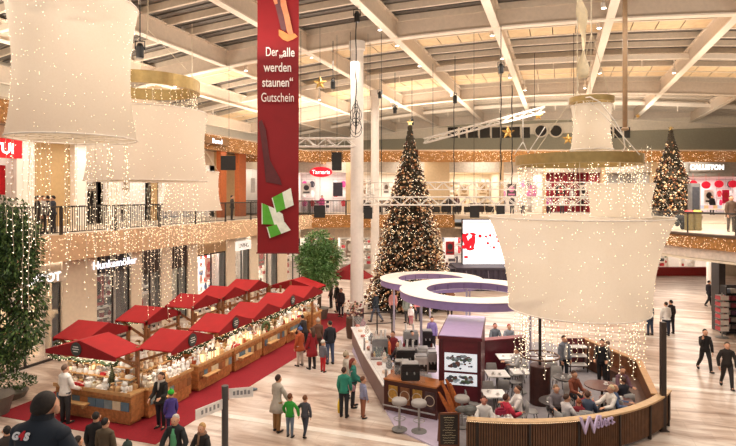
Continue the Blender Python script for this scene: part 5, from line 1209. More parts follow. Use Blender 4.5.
# cups and menus on the tables
rnd = random.Random(8)
def cupm():
    t = MB(); t.lathe([(.07,0),(.075,.012),(.02,.014)], 14); t.lathe([(.025,.014),(.04,.04),(.042,.075),(.036,.075),(.02,.03)], 12); t.tube([(.04,0,.06),(.062,0,.05),(.055,0,.03),(.036,0,.03)], .006, 5); return t.mesh('coffee_cup', mat('F4F0EC',.25), True)
CUP = cupm()
for lab, (x,y) in TB.items():
    for k in range(2):
        a = rnd.uniform(0,6.28); obj('coffee_cup', CUP, None, None, (x+.17*math.cos(a+k*2.5), y+.17*math.sin(a+k*2.5), .772), a, 'white coffee cup on the %s' % ' '.join(lab.split()[:10]), 'cup', 'coffee cups on the terrace tables')
def menu(x, y, lab, rz=0):
    t = MB(); t.bx(-.15,0,-.1,.1,0,.006); t.bx(0,.15,-.1,.1,.002,.01); t.bx(-.13,-.02,-.08,.08,.006,.0075,1); t.bx(.02,.13,-.08,.08,.01,.0115,1); obj('menu_card', t, [mat('F4F1EE',.5), mat('CFC9C6',.5)], None, (x,y,.772), rz, lab, 'menu')
x, y = TB['dark round table with an open menu beside the brown column']; menu(x-.1,y-.15,'open white menu lying on the dark round table', .5)
x, y = TB['white square table with a red bag near the curved wall']
t = MB(); t.bbox((0,0,.12),(.3,.18,.22),.05); t.tube([(-.1,0,.22),(-.06,0,.34),(.06,0,.34),(.1,0,.22)], .012, 6, 1); obj('handbag', t, [mat('9A2040',.6), M_dark], None, (x-.05,y+.05,.772), .5, 'red handbag on the white square table near the curved wall', 'bag')
# brown column / dividing screen, trolley, service shelf
x, y = GP(540, 404); o = emp('dark_pillar', (x,y,0), TH, 'dark brown round pillar standing among the terrace tables', 'pillar'); t = MB(); t.lathe([(.34,.03),(.34,1.3),(.3,1.32),(.0,1.32)], 24); obj('drum', t, mat('4A2A24',.45,var=.2), o); t = MB(); t.tube([(0,0,1.32),(0,0,3.2)], .05, 8); obj('pole', t, M_dark, o)
t = MB(); t.tube([(.62*math.cos(a*PI/16),.62*math.sin(a*PI/16),1.62) for a in range(33)], .03, 6); t.bar((-.62,0,1.6),(.62,0,1.6),.04,.03); t.bar((0,-.62,1.6),(0,.62,1.6),.04,.03); obj('ring_shelf', t, mat('6A4A3A',.5), o)
x, y = GP(577, 372); o = emp('service_trolley', (x,y,.03), TH, 'white shelved service trolley beside the standing waiters', 'trolley')
for z in (.3,.65,1.0):
    t = MB(); t.bx(-.36,.36,-.22,.22,z-.03,z); obj('shelf', t, m_tabw, o)
for a in (-1,1):
    for b2 in (-1,1):
        t = MB(); t.bx(a*.34-.02,a*.34+.02,b2*.2-.02,b2*.2+.02,.02,1.05); obj('leg', t, M_dark, o)
t = MB(); t.bx(-.38,.38,.2,.24,.1,1.25); obj('back_panel', t, m_bur, o)
# jacket heap on the wall at the corner seat
x, y = PX(466, 15.0); t = MB(); rnd = random.Random(3)
for k in range(9): t.ell((rnd.uniform(-.28,.28), rnd.uniform(-.1,.1), .06+rnd.uniform(0,.08)), (rnd.uniform(.1,.2), .12, .07), 8, 5)
obj('folded_jacket', t, mat('5E5E5C',.9,var=.3), None, (x,y,1.05), TH, 'grey jacket heaped on the near end of the curved wall', 'jacket', smooth=True)
# ================================================================== PEOPLE
SK = {'fair':'D9A384','tan':'C08A68','dark':'7A4E38','red':'D08A76'}
def skin_mesh(V, E, RAD, m, sub=1):
    me = bpy.data.meshes.new('body'); me.from_pydata([tuple(v) for v in V], E, [])
    o = bpy.data.objects.new('tmp_body', me); C.objects.link(o)
    md = o.modifiers.new('s', 'SKIN'); md.use_smooth_shade = True; md.branch_smoothing = .3
    lay = me.skin_vertices[0] if me.skin_vertices else None
    if lay is None:
        bpy.context.view_layer.objects.active = o; bpy.ops.mesh.customdata_skin_add(); lay = me.skin_vertices[0]
    for i, r in enumerate(RAD):
        lay.data[i].radius = r if isinstance(r, tuple) else (r, r); lay.data[i].use_root = (i == 0)
    if sub: o.modifiers.new('d', 'SUBSURF').levels = sub
    dg = bpy.context.evaluated_depsgraph_get(); ev = o.evaluated_get(dg); out = bpy.data.meshes.new_from_object(ev)
    bpy.data.objects.remove(o); out.materials.clear(); out.materials.append(m)
    out.polygons.foreach_set('use_smooth', [True]*len(out.polygons)); return out
def person(label, pos, ang, h=1.72, top='333333', legs='2A2A30', hair='3A2A1E', skin='fair', pose='stand', coat=0.0, long_hair=False, hat=None, arms=None, lean=0, fem=False, scarf=None, shoes='1E1A18', seat=.46, walk=None, skirt=None, bald=False, vest=None, hoff=(0,0), fine=True, child=False, group=None):
    o = emp('person', (pos[0], pos[1], pos[2] if len(pos) > 2 else 0), R(ang)+TH, label, 'person', group)
    X = Vector; le = R(lean)
    def sp(t_, f_=0.0): return X((0, math.sin(le)*t_+math.cos(le)*f_, math.cos(le)*t_-math.sin(le)*f_))
    hd = 1.22 if child else 1.0
    # legs: (thigh forward, knee bend)
    lg = {'stand':((3,4),(-2,3)), 'walk':((24,12),(-16,22)), 'sit':((86,88),(84,80)), 'wide':((2,3),(2,3))}[pose]
    if walk: lg = walk
    J = {}
    for i, s_ in enumerate((-1, 1)):
        a, k = R(lg[i][0]), R(lg[i][1]); sp_ = .03 if pose != 'wide' else .10
        hip = X((s_*.052,0,0)); kn = hip+X((s_*sp_*.5, math.sin(a), -math.cos(a)))*.24; an = kn+X((s_*.01, math.sin(a-k), -math.cos(a-k)))*.235
        J['hip%d'%i], J['kn%d'%i], J['an%d'%i] = hip, kn, an
        td = X((s_*.15, math.cos(a-k)*.98, math.sin(a-k)*.6 if pose != 'sit' else 0)).normalized() if pose != 'sit' else X((0,1,0))
        J['toe%d'%i] = an+td*.075+X((0,0,-.022)); J['heel%d'%i] = an-td*.025+X((0,0,-.028))
    low = min(J['an0'].z, J['an1'].z); base = (-low+.043) if pose != 'sit' else (seat/h+.035)
    arms = arms or ((6,9,14),(4,9,16))
    nb = sp(.30)
    for i, s_ in enumerate((-1, 1)):
        a, b2, e = [R(q) for q in arms[i][:3]]; inn = R(arms[i][3]) if len(arms[i]) > 3 else R(4)
        sh = sp(.254)+X((s_*(.09 if fem else .10),0,0)); el = sh+X((s_*math.sin(b2), math.sin(a+le)*math.cos(b2), -math.cos(a+le)*math.cos(b2)))*.172
        w_ = X((-s_*math.sin(inn), math.sin(a+e+le)*math.cos(inn), -math.cos(a+e+le)*math.cos(inn))); wr = el+w_*.148
        J['sh%d'%i], J['el%d'%i], J['wr%d'%i], J['hd%d'%i] = sh, el, wr, w_
    V, E, RA = [], [], []
    def add(p, r, par=None):
        V.append(p); RA.append(r)
        if par is not None: E.append((par, len(V)-1))
        return len(V)-1
    pel = add(X((0,0,0)), (.075,.058)); wst = add(sp(.10), (.066,.05), pel); ch = add(sp(.21), (.082,.055), wst); nk0 = add(sp(.285), (.05,.042), ch); nk1 = add(sp(.325,.005), .041*hd, nk0)
    HO = X((0,hoff[0],hoff[1])); hc = sp(.30+.085*hd, .012)+HO; jaw = add(sp(.30+.055*hd,.018)+HO, (.045*hd,.05*hd), nk1); crn = add(sp(.30+.10*hd,.008)+HO, (.053*hd,.062*hd), jaw); add(sp(.30+.145*hd,.002)+HO, (.038*hd,.044*hd), crn)
    nose = add(sp(.30+.07*hd,0.07*hd)+HO, .010*hd, jaw)
    for i, s_ in enumerate((-1, 1)):
        sh = add(J['sh%d'%i], .028, ch); el = add(J['el%d'%i], .025, sh); wr = add(J['wr%d'%i], .017, el)
        w_ = J['hd%d'%i]; side = X((1,0,0))*(-s_)*.3+X((0,1,0)); side = (side-w_*side.dot(w_)).normalized(); pm = add(J['wr%d'%i]+w_*.035, (.021,.014), wr)
        if fine:
            nrm = w_.cross(side).normalized()
            for k, ln in enumerate((.036,.042,.04,.032)):
                off = side*(.5-k/3)*.034; p1 = J['wr%d'%i]+w_*.055+off; q = add(p1, .0062, pm); curl = nrm*(-s_)*.014
                q2 = add(p1+w_*ln*.6+curl*.5, .0056, q); add(p1+w_*ln+curl*1.6, .0048, q2)
            q = add(J['wr%d'%i]+w_*.03+side*.026, .0075, pm); add(J['wr%d'%i]+w_*.058+side*.036-nrm*s_*.006, .006, q)
        hp = add(J['hip%d'%i], .05, pel); kn = add(J['kn%d'%i], .034, hp); an = add(J['an%d'%i], .022, kn); add(J['toe%d'%i], .016, an)
    sc = Matrix.Diagonal((h,h,h)); up = X((0,0,base))
    m_s = mat(SK[skin], .55, var=.05)
    ear = MB()
    for s_ in (-1, 1):
        p = (hc+X((s_*.053*hd,-.004,.002))+up)*h; ear.ell(tuple(p), (.010*h,.015*h,.021*h), 8, 6)
    bme = skin_mesh([(v+up)*h for v in V], E, [(r[0]*h,r[1]*h) if isinstance(r,tuple) else r*h for r in RA], m_s, 1)
    em = ear.mesh('ear', m_s, True); bb = bmesh.new(); bb.from_mesh(bme); bb.from_mesh(em); bb.to_mesh(bme); bb.free(); bpy.data.meshes.remove(em); obj('body', bme, m_s, o)
    def G(p): return tuple((X(p)+up)*h)
    def ring(c_, a, b2): return (G(c_), (a*h,0,0), (0, math.cos(le)*b2*h, -math.sin(le)*b2*h))
    # garments
    k1 = .92 if fem else 1.0; t = MB()
    rg = []
    if coat: rg += [ring((0,-.005+.0,-coat), .122+coat*.12, .10+coat*.12), ring((0,0,-coat*.5), .122+coat*.05, .098+coat*.05)] if pose != 'sit' else []
    rg += [ring(sp(-.035),.114,.086), ring(sp(.03),.098*k1,.077), ring(sp(.10),.085*k1,.066), ring(sp(.18),.097*k1,.072), ring(sp(.235),.112*k1,.07), ring(sp(.264),.124*k1,.066), ring(sp(.286),.106*k1,.057), ring(sp(.30),.072,.05), ring(sp(.312),.05,.046), ring(sp(.326),.043,.043)]
    t.rings(rg, 14)
    for i in range(2): t.tube([G(J['sh%d'%i]), G(J['sh%d'%i].lerp(J['el%d'%i],.5)), G(J['el%d'%i]), G(J['el%d'%i].lerp(J['wr%d'%i],.5)), G(J['wr%d'%i])], [r*h for r in (.033,.040,.037,.034,.028)], 8); t.ell(G(J['sh%d'%i]+X((0,0,.004))), (.034*h,.041*h,.030*h), 10, 8)
    obj('coat' if coat else 'jacket', t, mat(top, .8, var=.14), o, smooth=True)
    t = MB(); t.rings([ring(X((0,0,-.06)),.085,.07), ring(X((0,0,0)),.09,.072), ring(sp(.05),.084,.066)], 12)
    for i in range(2): t.tube([G(J['hip%d'%i]+X((0,0,.01))), G(J['hip%d'%i].lerp(J['kn%d'%i],.5)), G(J['kn%d'%i]), G(J['kn%d'%i].lerp(J['an%d'%i],.5)), G(J['an%d'%i])], [r*h for r in (.058,.052,.041,.037,.031)], 8)
    obj('trousers', t, mat(legs, .8, var=.1), o, smooth=True)
    for i in range(2):
        a, b2 = J['heel%d'%i], J['toe%d'%i]; t = MB(); d_ = (b2-a); t.tube([G(a), G(a+d_*.4), G(b2), G(b2+d_*.35)], [(.026*h,.022*h),(.03*h,.027*h),(.03*h,.02*h),(.012*h,.01*h)], 8); t.tube([G(J['an%d'%i]), G(a+d_*.35)], [.028*h,.026*h], 8); obj('shoe', t, mat(shoes, .5), o, smooth=True)
    # hair: cap over the skull open at the face
    if not bald or True:
        t = MB(); cc = sp(.30+.098*hd, -.004)+HO; rx, ry, rz_ = .0505*hd, .060*hd, .064*hd; n, m_ = 14, 8; pts_ = []
        for i in range(m_+1):
            th_ = i/m_
            for j in range(n):
                a = 2*PI*j/n; fr = math.sin(a); tt = th_*PI*((.50 if not fem else .55)-.19*fr-.03*fr*fr+(.07*-fr if fem and fr < 0 else 0))
                if bald: tt = PI*.34+tt*.38 if fr < .35 else PI*.34
                kk = .86 if i == m_ else (.97 if i == m_-1 else 1); pts_.append(G(cc+X((kk*rx*math.sin(tt)*math.cos(a), kk*ry*math.sin(tt)*math.sin(a), rz_*math.cos(tt)))))
        b0 = len(t.v); t.v += pts_
        for i in range(m_):
            for j in range(n): t.face((b0+i*n+j, b0+i*n+(j+1)%n, b0+(i+1)*n+(j+1)%n, b0+(i+1)*n+j))
        if long_hair: t.rings([(G(cc+X((0,-.035,.02))),(.05*h*hd,0,0),(0,.036*h,0)),(G(cc+X((0,-.05,-.06))),(.054*h*hd,0,0),(0,.032*h,0)),(G(cc+X((0,-.055,-.13))),(.055*h*hd,0,0),(0,.025*h,0)),(G(cc+X((0,-.055,-.17))),(.03*h,0,0),(0,.012*h,0))], 10)
        obj('hair', t, mat(hair, .7, var=.35, scale=45, bump=.5), o, smooth=True)
    if hat:
        t = MB(); cc = sp(.30+.115*hd,-.004)+HO; t.rings([(G(cc+X((0,0,-.02))),(.057*h*hd,0,0),(0,.066*h*hd,0)),(G(cc+X((0,0,.02))),(.058*h*hd,0,0),(0,.066*h*hd,0)),(G(cc+X((0,0,.05))),(.042*h*hd,0,0),(0,.048*h*hd,0)),(G(cc+X((0,0,.066))),(.015*h,0,0),(0,.015*h,0))], 14); t.ell(G(cc+X((0,0,.075))), (.018*h,)*3, 8, 6); obj('knitted_hat', t, mat(hat, .9), o, smooth=True)
    if fine:
        for s_ in (-1, 1):
            t = MB(); t.ell(G(sp(.30+.088*hd,.0625*hd)+HO+X((s_*.0185*hd,0,0))), (.0065*h,.005*h,.005*h), 6, 4); obj('eye', t, M_black, o)
        t = MB(); t.ell(G(sp(.30+.046*hd,.0625*hd)+HO), (.016*h,.006*h,.004*h), 8, 4); obj('mouth', t, mat('9A5348', .6), o)
    if scarf:
        t = MB(); c_ = G(sp(.312)); t.tube([(c_[0]+.052*h*math.cos(a*PI/8), c_[1]+.05*h*math.sin(a*PI/8), c_[2]) for a in range(17)], .02*h, 6); t.tube([(c_[0]+.01,c_[1]+.06*h,c_[2]),(c_[0]+.015,c_[1]+.082*h,c_[2]-.14*h)], .017*h, 6); obj('scarf', t, mat(scarf, .9), o, smooth=True)
    if vest:
        t = MB(); t.rings([ring(sp(-.02,.016),.06,.082), ring(sp(.1,.016),.058,.068), ring(sp(.2,.016),.058,.07), ring(sp(.285,.014),.04,.05)], 10); obj('shirt_front', t, mat(vest, .8), o, smooth=True)
    if skirt:
        t = MB(); t.rings([ring(X((0,0,-.16)),.115,.1), ring(X((0,0,-.05)),.1,.08), ring(sp(.05),.088,.068)], 14); obj('skirt', t, mat(skirt, .8), o, smooth=True)
    o['_wr'] = 0
    del o['_wr']
    return o, [(X(G(J['wr%d'%i]+J['hd%d'%i]*.05))) for i in range(2)]
def wpos(res, i):
    o, hs = res; p = hs[i].copy(); p.rotate(Matrix.Rotation(o.rotation_euler.z, 3, 'Z')); return p+o.location
def held_bag(res, i, label, c_, w=.3, hh=.34, dz=.0):
    p = wpos(res, i); t = MB(); t.rings([((0,0,-hh-.16+dz),(w*.5,0,0),(0,.06,0)),((0,0,-hh*.5-.16),(w*.48,0,0),(0,.08,0)),((0,0,-.16),(w*.4,0,0),(0,.035,0))], 12); t.tube([(-w*.25,0,-.17),(-.02,0,.0),(.02,0,.0),(w*.25,0,-.17)], .01, 5)
    obj('bag', t, mat(c_, .6), None, tuple(p), res[0].rotation_euler.z+PI/2, label, 'bag', smooth=True)
P_ = person
# --- open aisle in the middle
r = P_('woman in a pale grey knee-length coat and ochre tights holding a child by the hand', GP(277,431.5), -35, 1.72, 'B9AFA2', '9A7244', '3A2418', coat=.17, fem=True, arms=((12,16,20),(14,20,20)), lean=4)
p = wpos(r, 0); t = MB(); t.ell((0,0,0),(.10,.16,.09),10,6); t.tube([(0,-.1,.05),(0,0,.14),(0,.1,.05)], .012, 5); obj('bag', t, mat('4FAE3C',.6), None, (p.x,p.y,p.z-.12), R(40), 'bright green bag carried by the woman in the grey coat', 'bag', smooth=True)
P_('small child in a bright green jacket between the woman and the other child', GP(290,437), -15, 1.25, '2F9A34', '6E7C8C', '6A3E22', child=True, arms=((20,30,10),(10,34,6)))
P_('small child in dark grey walking beside the child in the green jacket', GP(305,435.5), -15, 1.2, '4A4C54', '3A3C46', '7A4A2A', child=True, arms=((8,38,8),(4,12,14)), pose='walk')
r = P_('woman in a teal jumper with a pink shoulder bag and a yellow carrier bag', GP(344,417), -12, 1.62, '2F8A74', '26262C', '3E2A20', fem=True, arms=((6,10,16),(12,10,30)))
held_bag(r, 0, 'yellow carrier bag hanging from the hand of the woman in teal', 'E8C22A', .3, .42)
p = wpos(r, 1); t = MB(); t.bbox((0,0,0),(.3,.12,.2),.04); t.tube([(-.12,0,.1),(-.05,.03,.5),(.0,.04,.52)], .012, 5); obj('shoulder_bag', t, mat('C79AA2',.6), None, (p.x,p.y,p.z+.1), R(-20), 'pink-grey shoulder bag worn by the woman in teal', 'bag')
P_('second woman in teal looking into the glass display counter', GP(353,407), -80, 1.66, '2B7A6C', '2A2A30', '7A2E22', fem=True, long_hair=True, arms=((14,8,40),(10,8,50)))
P_('boy in a grey-blue hoodie standing at the glass display counter', GP(363,418), -60, 1.3, '8E90AE', '9A6248', '6A4028', child=True)
P_('person in a pale cap and light top half hidden behind the women in teal', GP(346,398), -70, 1.62, 'C9BFB2', '5A564E', '5A4A3A', hat='B9A890', fem=True)
# --- group at the aisle stalls
P_('person in an orange-brown coat and blue hat facing the stalls', GP(300,366), 55, 1.62, 'B0522A', 'C9B8AC', '3A2A20', hat='4A6AA8', coat=.12)
P_('woman in a long dark red coat in front of the stalls', GP(312,369), 45, 1.72, '8E1620', '2A2428', '4A3020', coat=.2, fem=True, long_hair=True)
P_('small child in grey with red leggings beside the woman in dark red', GP(323,372), -30, 1.25, '6A6A74', 'C2242C', 'B9A48C', child=True, hat='D8D0C8')
P_('tall man in a black jacket and jeans beside the small child in red leggings', GP(330,364), 30, 1.84, '22242C', '4A5878', '1E1A18')
P_('person in black leaning over the goods behind the orange coat', GP(305,352), 60, 1.7, '2E2626', '2A2426', '2A201A', lean=14)
P_('person in brown hidden between the dark red coat and black jacket', GP(318,356), 20, 1.66, '6A4A3A', '3A302C', 'C9A880', hat='C9B8A8')
# --- at the front stall
P_('stall keeper in a white shirt and dark trousers at the front counter', GP(65,423.5), -25, 1.86, 'EFE8E0', '2C2A2C', '6A5040', pose='wide', arms=((12,14,34),(16,10,44)))
P_('woman in a black jacket and scarf standing with the child in the green hat', GP(161,428), 170, 1.72, '26211F', '22202A', '4A2E1E', fem=True, long_hair=True, scarf='C9BDB0', coat=.08, arms=((16,8,70),(14,8,60)))
P_('child in a purple coat and bright green knitted hat by the front stall', GP(171,435), 30, 1.3, '4A3A86', '2E2A4A', '5A3A24', hat='3DBB3A', child=True, coat=.1)
# --- people entering at the bottom edge
def HP(px, pyhead, h): d = (CAMZ-h)*F/(pyhead-HY); return PX(px, d)
P_('grey-haired man in an open black jacket over a green shirt', HP(175.5,412.5,1.76), 170, 1.76, '26282A', '2A2C32', 'C9C0B4', vest='5EA878', arms=((10,24,34),(12,22,30)))
P_('short-haired blond woman in a black coat at the right of the grey-haired man', HP(202,421,1.66), 160, 1.66, '241F1E', '2A2628', 'C49A62', fem=True, scarf='8A6A54', coat=.1, arms=((14,18,40),(14,18,36)))
P_('dark-haired man in a black jacket seen from behind at the bottom edge', HP(96,410,1.78), 10, 1.78, '1C1A1C', '26242A', '1E1612')
P_('dark-haired person in an olive jacket beside the man in black', HP(105,416,1.72), -10, 1.72, '5A4C3A', '2A2826', '1A1412')
P_('dark-haired woman whose head shows at the bottom edge beside the guard', HP(78,434,1.62), -30, 1.62, '3A2A26', '2A2426', '2A1A12', fem=True, long_hair=True)
P_('person in a dark green beanie whose head shows at the bottom edge', HP(127.5,438.5,1.7), -20, 1.66, '2A2E2A', '26262A', '2A2420', hat='33403A')
P_('person with black hair just visible at the left bottom corner behind the guard', HP(7,424,1.68), 40, 1.68, '3A3230', '26262A', '17110E', fem=True)
P_('man with short dark hair facing the guard at the left bottom edge', HP(27,420.5,1.74), 200, 1.74, '2A2726', '26262A', '1E1612')
# guard on the landing of the stairs
gd = 4.15; gx, gy = PX(33, gd); gh = 1.80; gz = ZY(393, gd)-gh*.955
res = P_('guard seen from behind in a dark uniform jacket with a red and white mark', (gx,gy,gz), -8, gh, '1F2733', '1C2028', '241A14', arms=((4,14,10),(4,14,10)), lean=10, hoff=(.0,-.035))
g_ = res[0]
for s, px, c_, sz in (('G',-.075,'F4F1F2',.105),('4',.0,'D81E2C',.125),('S',.07,'F4F1F2',.105)):
    text(s, sz*.68, mat(c_, .6, var=0, key=('mark',c_)), g_, (px*.62-.05, -.066, gh*(.53+.243)), (R(62), 0, 0), .004, .004, name='back_mark')
t = MB(); a_ = R(10); cb = Vector((0, math.sin(a_)*.30*gh, .53*gh+math.cos(a_)*.30*gh)); t.rings([(cb,(.088,0,0),(0,.082,-.015)),(cb+Vector((0,.01,.045)),(.08,0,0),(0,.076,-.014))], 16, caps=False); obj('collar', t, mat('161C26',.8), g_)
t = MB(); t.bx(-2.2,2.2,-2.2,1.0,gz-.3,gz-.02); st = struct('floor_stair_landing', t, M_grey, TH, (gx,gy,0))
for x_ in (-1.9,1.9):
    t = MB(); t.bx(x_-.15,x_+.15,-1.2,-.9,0,gz-.3); struct('column_landing', t, M_grey, TH, (gx,gy,0))
# --- around the tall tree and behind the columns
for px, py, a, hh, tp, lg_, hr, lab, kw in (
 (337,312,120,1.78,'2A2426','2A2830','2A1C14','man in a dark jacket standing behind the round-headed potted tree',{}),
 (341,317,160,1.7,'3A3032','2A2A34','1E1612','person in dark clothes standing left of the front column',{}),
 (331,308,90,1.68,'4A3A36','2E2A2E','6A4A30','person in brown beside the man behind the potted tree',{}),
 (376,322,60,1.76,'26303A','5A6272','1E1612','man in a dark jacket and jeans walking left of the tall tree',{'pose':'walk'}),
 (393,319,180,1.66,'DE9A92','2A2428','7A3A24','woman in a pale pink jacket with red hair before the tall tree',{'fem':True,'long_hair':True}),
 (407,323,150,1.72,'8E948A','4A4C50','5A4634','woman in a grey-green coat before the tall tree',{'fem':True,'coat':.12}),
 (418,321,190,1.66,'E08A8E','3A3A46','4A3020','woman in a salmon pink top right of the grey-green coat',{'fem':True}),
 (411,325,170,1.08,'F0E6E4','C87A86','B9A48C','toddler in white and pink in front of the grey-green coat',{'child':True,'hat':'F0E8E6'}),
 (450,316,200,1.7,'8A5A3A','3A302C','4A3020','person in brown behind the lilac canopy pole',{}),
 ): P_(lab, GP(px,py), a, hh, tp, lg_, hr, **kw)
# --- right-hand open floor
P_('man in black walking with a hand at his face on the open floor', GP(705,371), 175, 1.76, '1E1A1C', '221E20', '1A1412', pose='walk', arms=((8,10,16),(40,14,120)))
P_('man in a black shirt carrying a bag at the right edge', GP(727,388), 160, 1.76, '26201E', '2A2424', '4A3828', pose='walk', arms=((10,18,20),(-10,18,20)))
P_('person in black walking far off past the white column', GP(709,306), -80, 1.7, '26222A', '1E1C22', '1E1612', pose='walk')
P_('person in a white jacket and jeans under the edge of the wide drum', GP(666,335.5), 0, 1.72, 'F4F0EC', '2A3246', '3A2A20', coat=.05)
P_('person in dark clothes beside the white jacket under the wide drum', GP(671,333.5), 10, 1.74, '26242A', '2A2A34', '1E1612')
P_('person in jeans mostly hidden by the wide drum lampshade', GP(650,335), 20, 1.7, '5A6270', '32405A', '3A2A20')
# --- cafe
for px, py, a, hh, tp, lg_, hr, lab, kw in (
 (399,386,120,1.7,'2A2024','2A2428','2A1A14','barista in dark clothes behind the glass display counter',{'arms':((30,10,50),(30,10,60))}),
 (412,372,200,1.68,'2A2428','2A2428','1E1612','dark-haired barista standing between the coffee machines',{'fem':True}),
 (393,372,160,1.66,'8A2A30','2A2428','4A2A1E','barista with a red top at the far end of the display counter',{'fem':True}),
 (388,377,100,1.64,'C8622E','3A302C','4A2A1E','barista in an orange top at the near corner of the bar',{'fem':True}),
 (432,353,180,1.66,'8A78B0','2A2428','2A1A14','barista in lilac under the front ring canopy',{'fem':True}),
 (602,386,150,1.76,'1E1E20','1E1C1E','2A1C14','waiter in black standing between the trolley and the wooden wall',{'arms':((20,10,60),(20,10,60))}),
 (564,381,200,1.76,'7A7E88','2A2A30','3A2A20','man in a grey striped shirt standing under the drum before the trolley',{'vest':'C9C6C4'}),
 (607,385,60,1.68,'8A7E78','3A3236','5A3A28','person in a taupe top behind the woman with long brown hair',{}),
 ): P_(lab, GP(px,py), a, hh, tp, lg_, hr, **kw)
def SP(px, pyhead, h, seat=.46, at=None): # seated: top of head is about seat + .52 h
    zt = seat+.52*h+.03; d = (CAMZ-zt)*F/(pyhead-HY); l = L(px, d); rr = math.dist((l,d), CC)
    if rr > CR-1.0: l, d = CC[0]+(l-CC[0])*(CR-1.0)/rr, CC[1]+(d-CC[1])*(CR-1.0)/rr
    x, y = CW(min(l, 8.6), d); return (x,y,.03)
sit_arms = ((28,10,70),(30,10,66))
n_ch = 0
for px, py, a, tp, hr, lab, kw in (
 (484,395,175,'E6E0DC','4A2A22','person in a white shirt with a flushed face sitting at the near corner table',{'skin':'red'}),
 (518,384,90,'EDE6E2','4A3020','person in white seated with the back to the brown pillar',{}),
 (579,399,-70,'D8D0D0','4A3226','man in a pale grey top seated just behind the name sign',{'at':(5.87,15.3),}),
 (597,393,-30,'4A5468','5A3A2A','woman with brown hair tied up seated next to the man in pale grey',{'at':(6.75,16.3),'fem':True}),
 (604,411,-20,'8A2A34','8A4A2A','child with red-brown hair seated low behind the name sign',{'at':(6.66,15.45),'child':True,'hh':1.25}),
 (620,404,-20,'A01E2A','6A3A26','person in a red jumper bent over at the curved wall',{'at':(7.3,15.95),'lean':16}),
 (634,388,-120,'5A6E94','B98A70','bald man in a blue shirt seated at the wooden side wall',{'at':(8.5,17.75),'bald':True}),
 (649,395,110,'EFE8E0','D8C8A4','white-haired woman in a cream cardigan seated at the end of the curved wall',{'at':(8.5,16.75),'fem':True,'arms':((40,12,50),(44,12,40))}),
 (622,365,180,'6A4A56','3A1A16','woman with long dark red-brown hair seated by the wooden side wall',{'at':(8.3,19.6),'fem':True,'long_hair':True}),
 (623,375,20,'2A2A34','4A3428','person in dark blue seated with the back to us under the light strings',{}),
 (495,322,180,'6A7078','4A2A22','person in grey seated behind the burgundy partition, left one of the pair',{'skin':'red'}),
 (509,323,180,'8A9098','B03A34','person with reddish hair seated behind the burgundy partition beside another guest',{}),
 (517,346,100,'C9C4C2','3A2A20','guest in pale clothes at the second white table',{}),
 (556,383,180,'7A7276','8A6A50','guest in taupe sitting at the dark round table beside the pillar',{'fem':True}),
 (574,369,200,'8A4A36','4A2E20','guest in rust brown seated in front of the service trolley',{'fem':True}),
 (506,392,-60,'C9324A','4A2A1E','guest in raspberry red seated at the white table with the red bag',{'fem':True}),
 ):
    kw = dict(kw); hh = kw.pop('hh', 1.7); kw.setdefault('arms', sit_arms); pos = SP(px, py, hh, at=kw.pop('at', None))
    P_(lab, pos, a, hh, tp, '2E2C32', hr, pose='sit', **kw)
    chair(pos[0]+.02*math.sin(R(a)+TH), pos[1]-.02*math.cos(R(a)+TH), a, 'grey cafe chair under the '+' '.join(lab.split(' seated')[0].split(' sitting')[0].split(' bent')[0].split()[:11]), True)
# --- galleries
for px, d, a, tp, lg_, hr, lab, kw in (
 (37.5,24.2,-60,'2A2624','2A2628','1E1612','man in black at the left end of the group on the side gallery',{}),
 (43,24.6,-100,'C9C2B8','4A4440','5A4634','person in a pale top in the group on the side gallery',{'fem':True}),
 (47.5,25,60,'3A3230','2A2628','2A1C14','person in dark brown in the middle of the side gallery group',{}),
 (53,24.4,100,'2E3440','26282E','2A1C14','man in a dark blue jacket at the right of the side gallery group',{}),
 (232,37.0,-70,'2A2422','2A2422','1E1612','person in black between the orange columns on the side gallery',{}),
 (322,47.8,180,'D85A9A','3A3A40','4A3020','person in bright pink on the far gallery under the oval sign',{'fem':True}),
 (449,47.9,160,'3A3436','2A2A30','1E1612','person in black on the far gallery behind the lower truss',{}),
 (457,48.4,200,'6A4A4A','2A2A30','1E1612','person in maroon on the far gallery behind the lower truss',{}),
 (512,48.3,180,'4A4448','2A2A30','3A2A1E','person in grey on the far gallery left of the gold ring middle',{}),
 (523,47.9,170,'D8D0CC','4A4A54','5A3A28','person in white on the far gallery seen under the gold ring',{'fem':True}),
 (549,48.2,190,'C05AA0','2A2A30','3A2A1E','person in purple on the far gallery seen under the gold ring',{'fem':True}),
 (562,48.0,160,'E4DEDA','3A3A40','4A3020','person in cream on the far gallery before the deep red shop',{'fem':True}),
 (731,25.5,170,'6A5244','4A3C34','2A1C14','person in a brown patterned coat on the curved gallery at the right edge',{'coat':.12}),
 (712,47.5,180,'2A2628','2A2628','1E1612','person in black in front of the clothes shop with red discs',{}),
 ):
    x, y = PX(px, d); P_(lab, (x,y,5.3), a, 1.72, tp, lg_, hr, fine=d < 30, **kw)
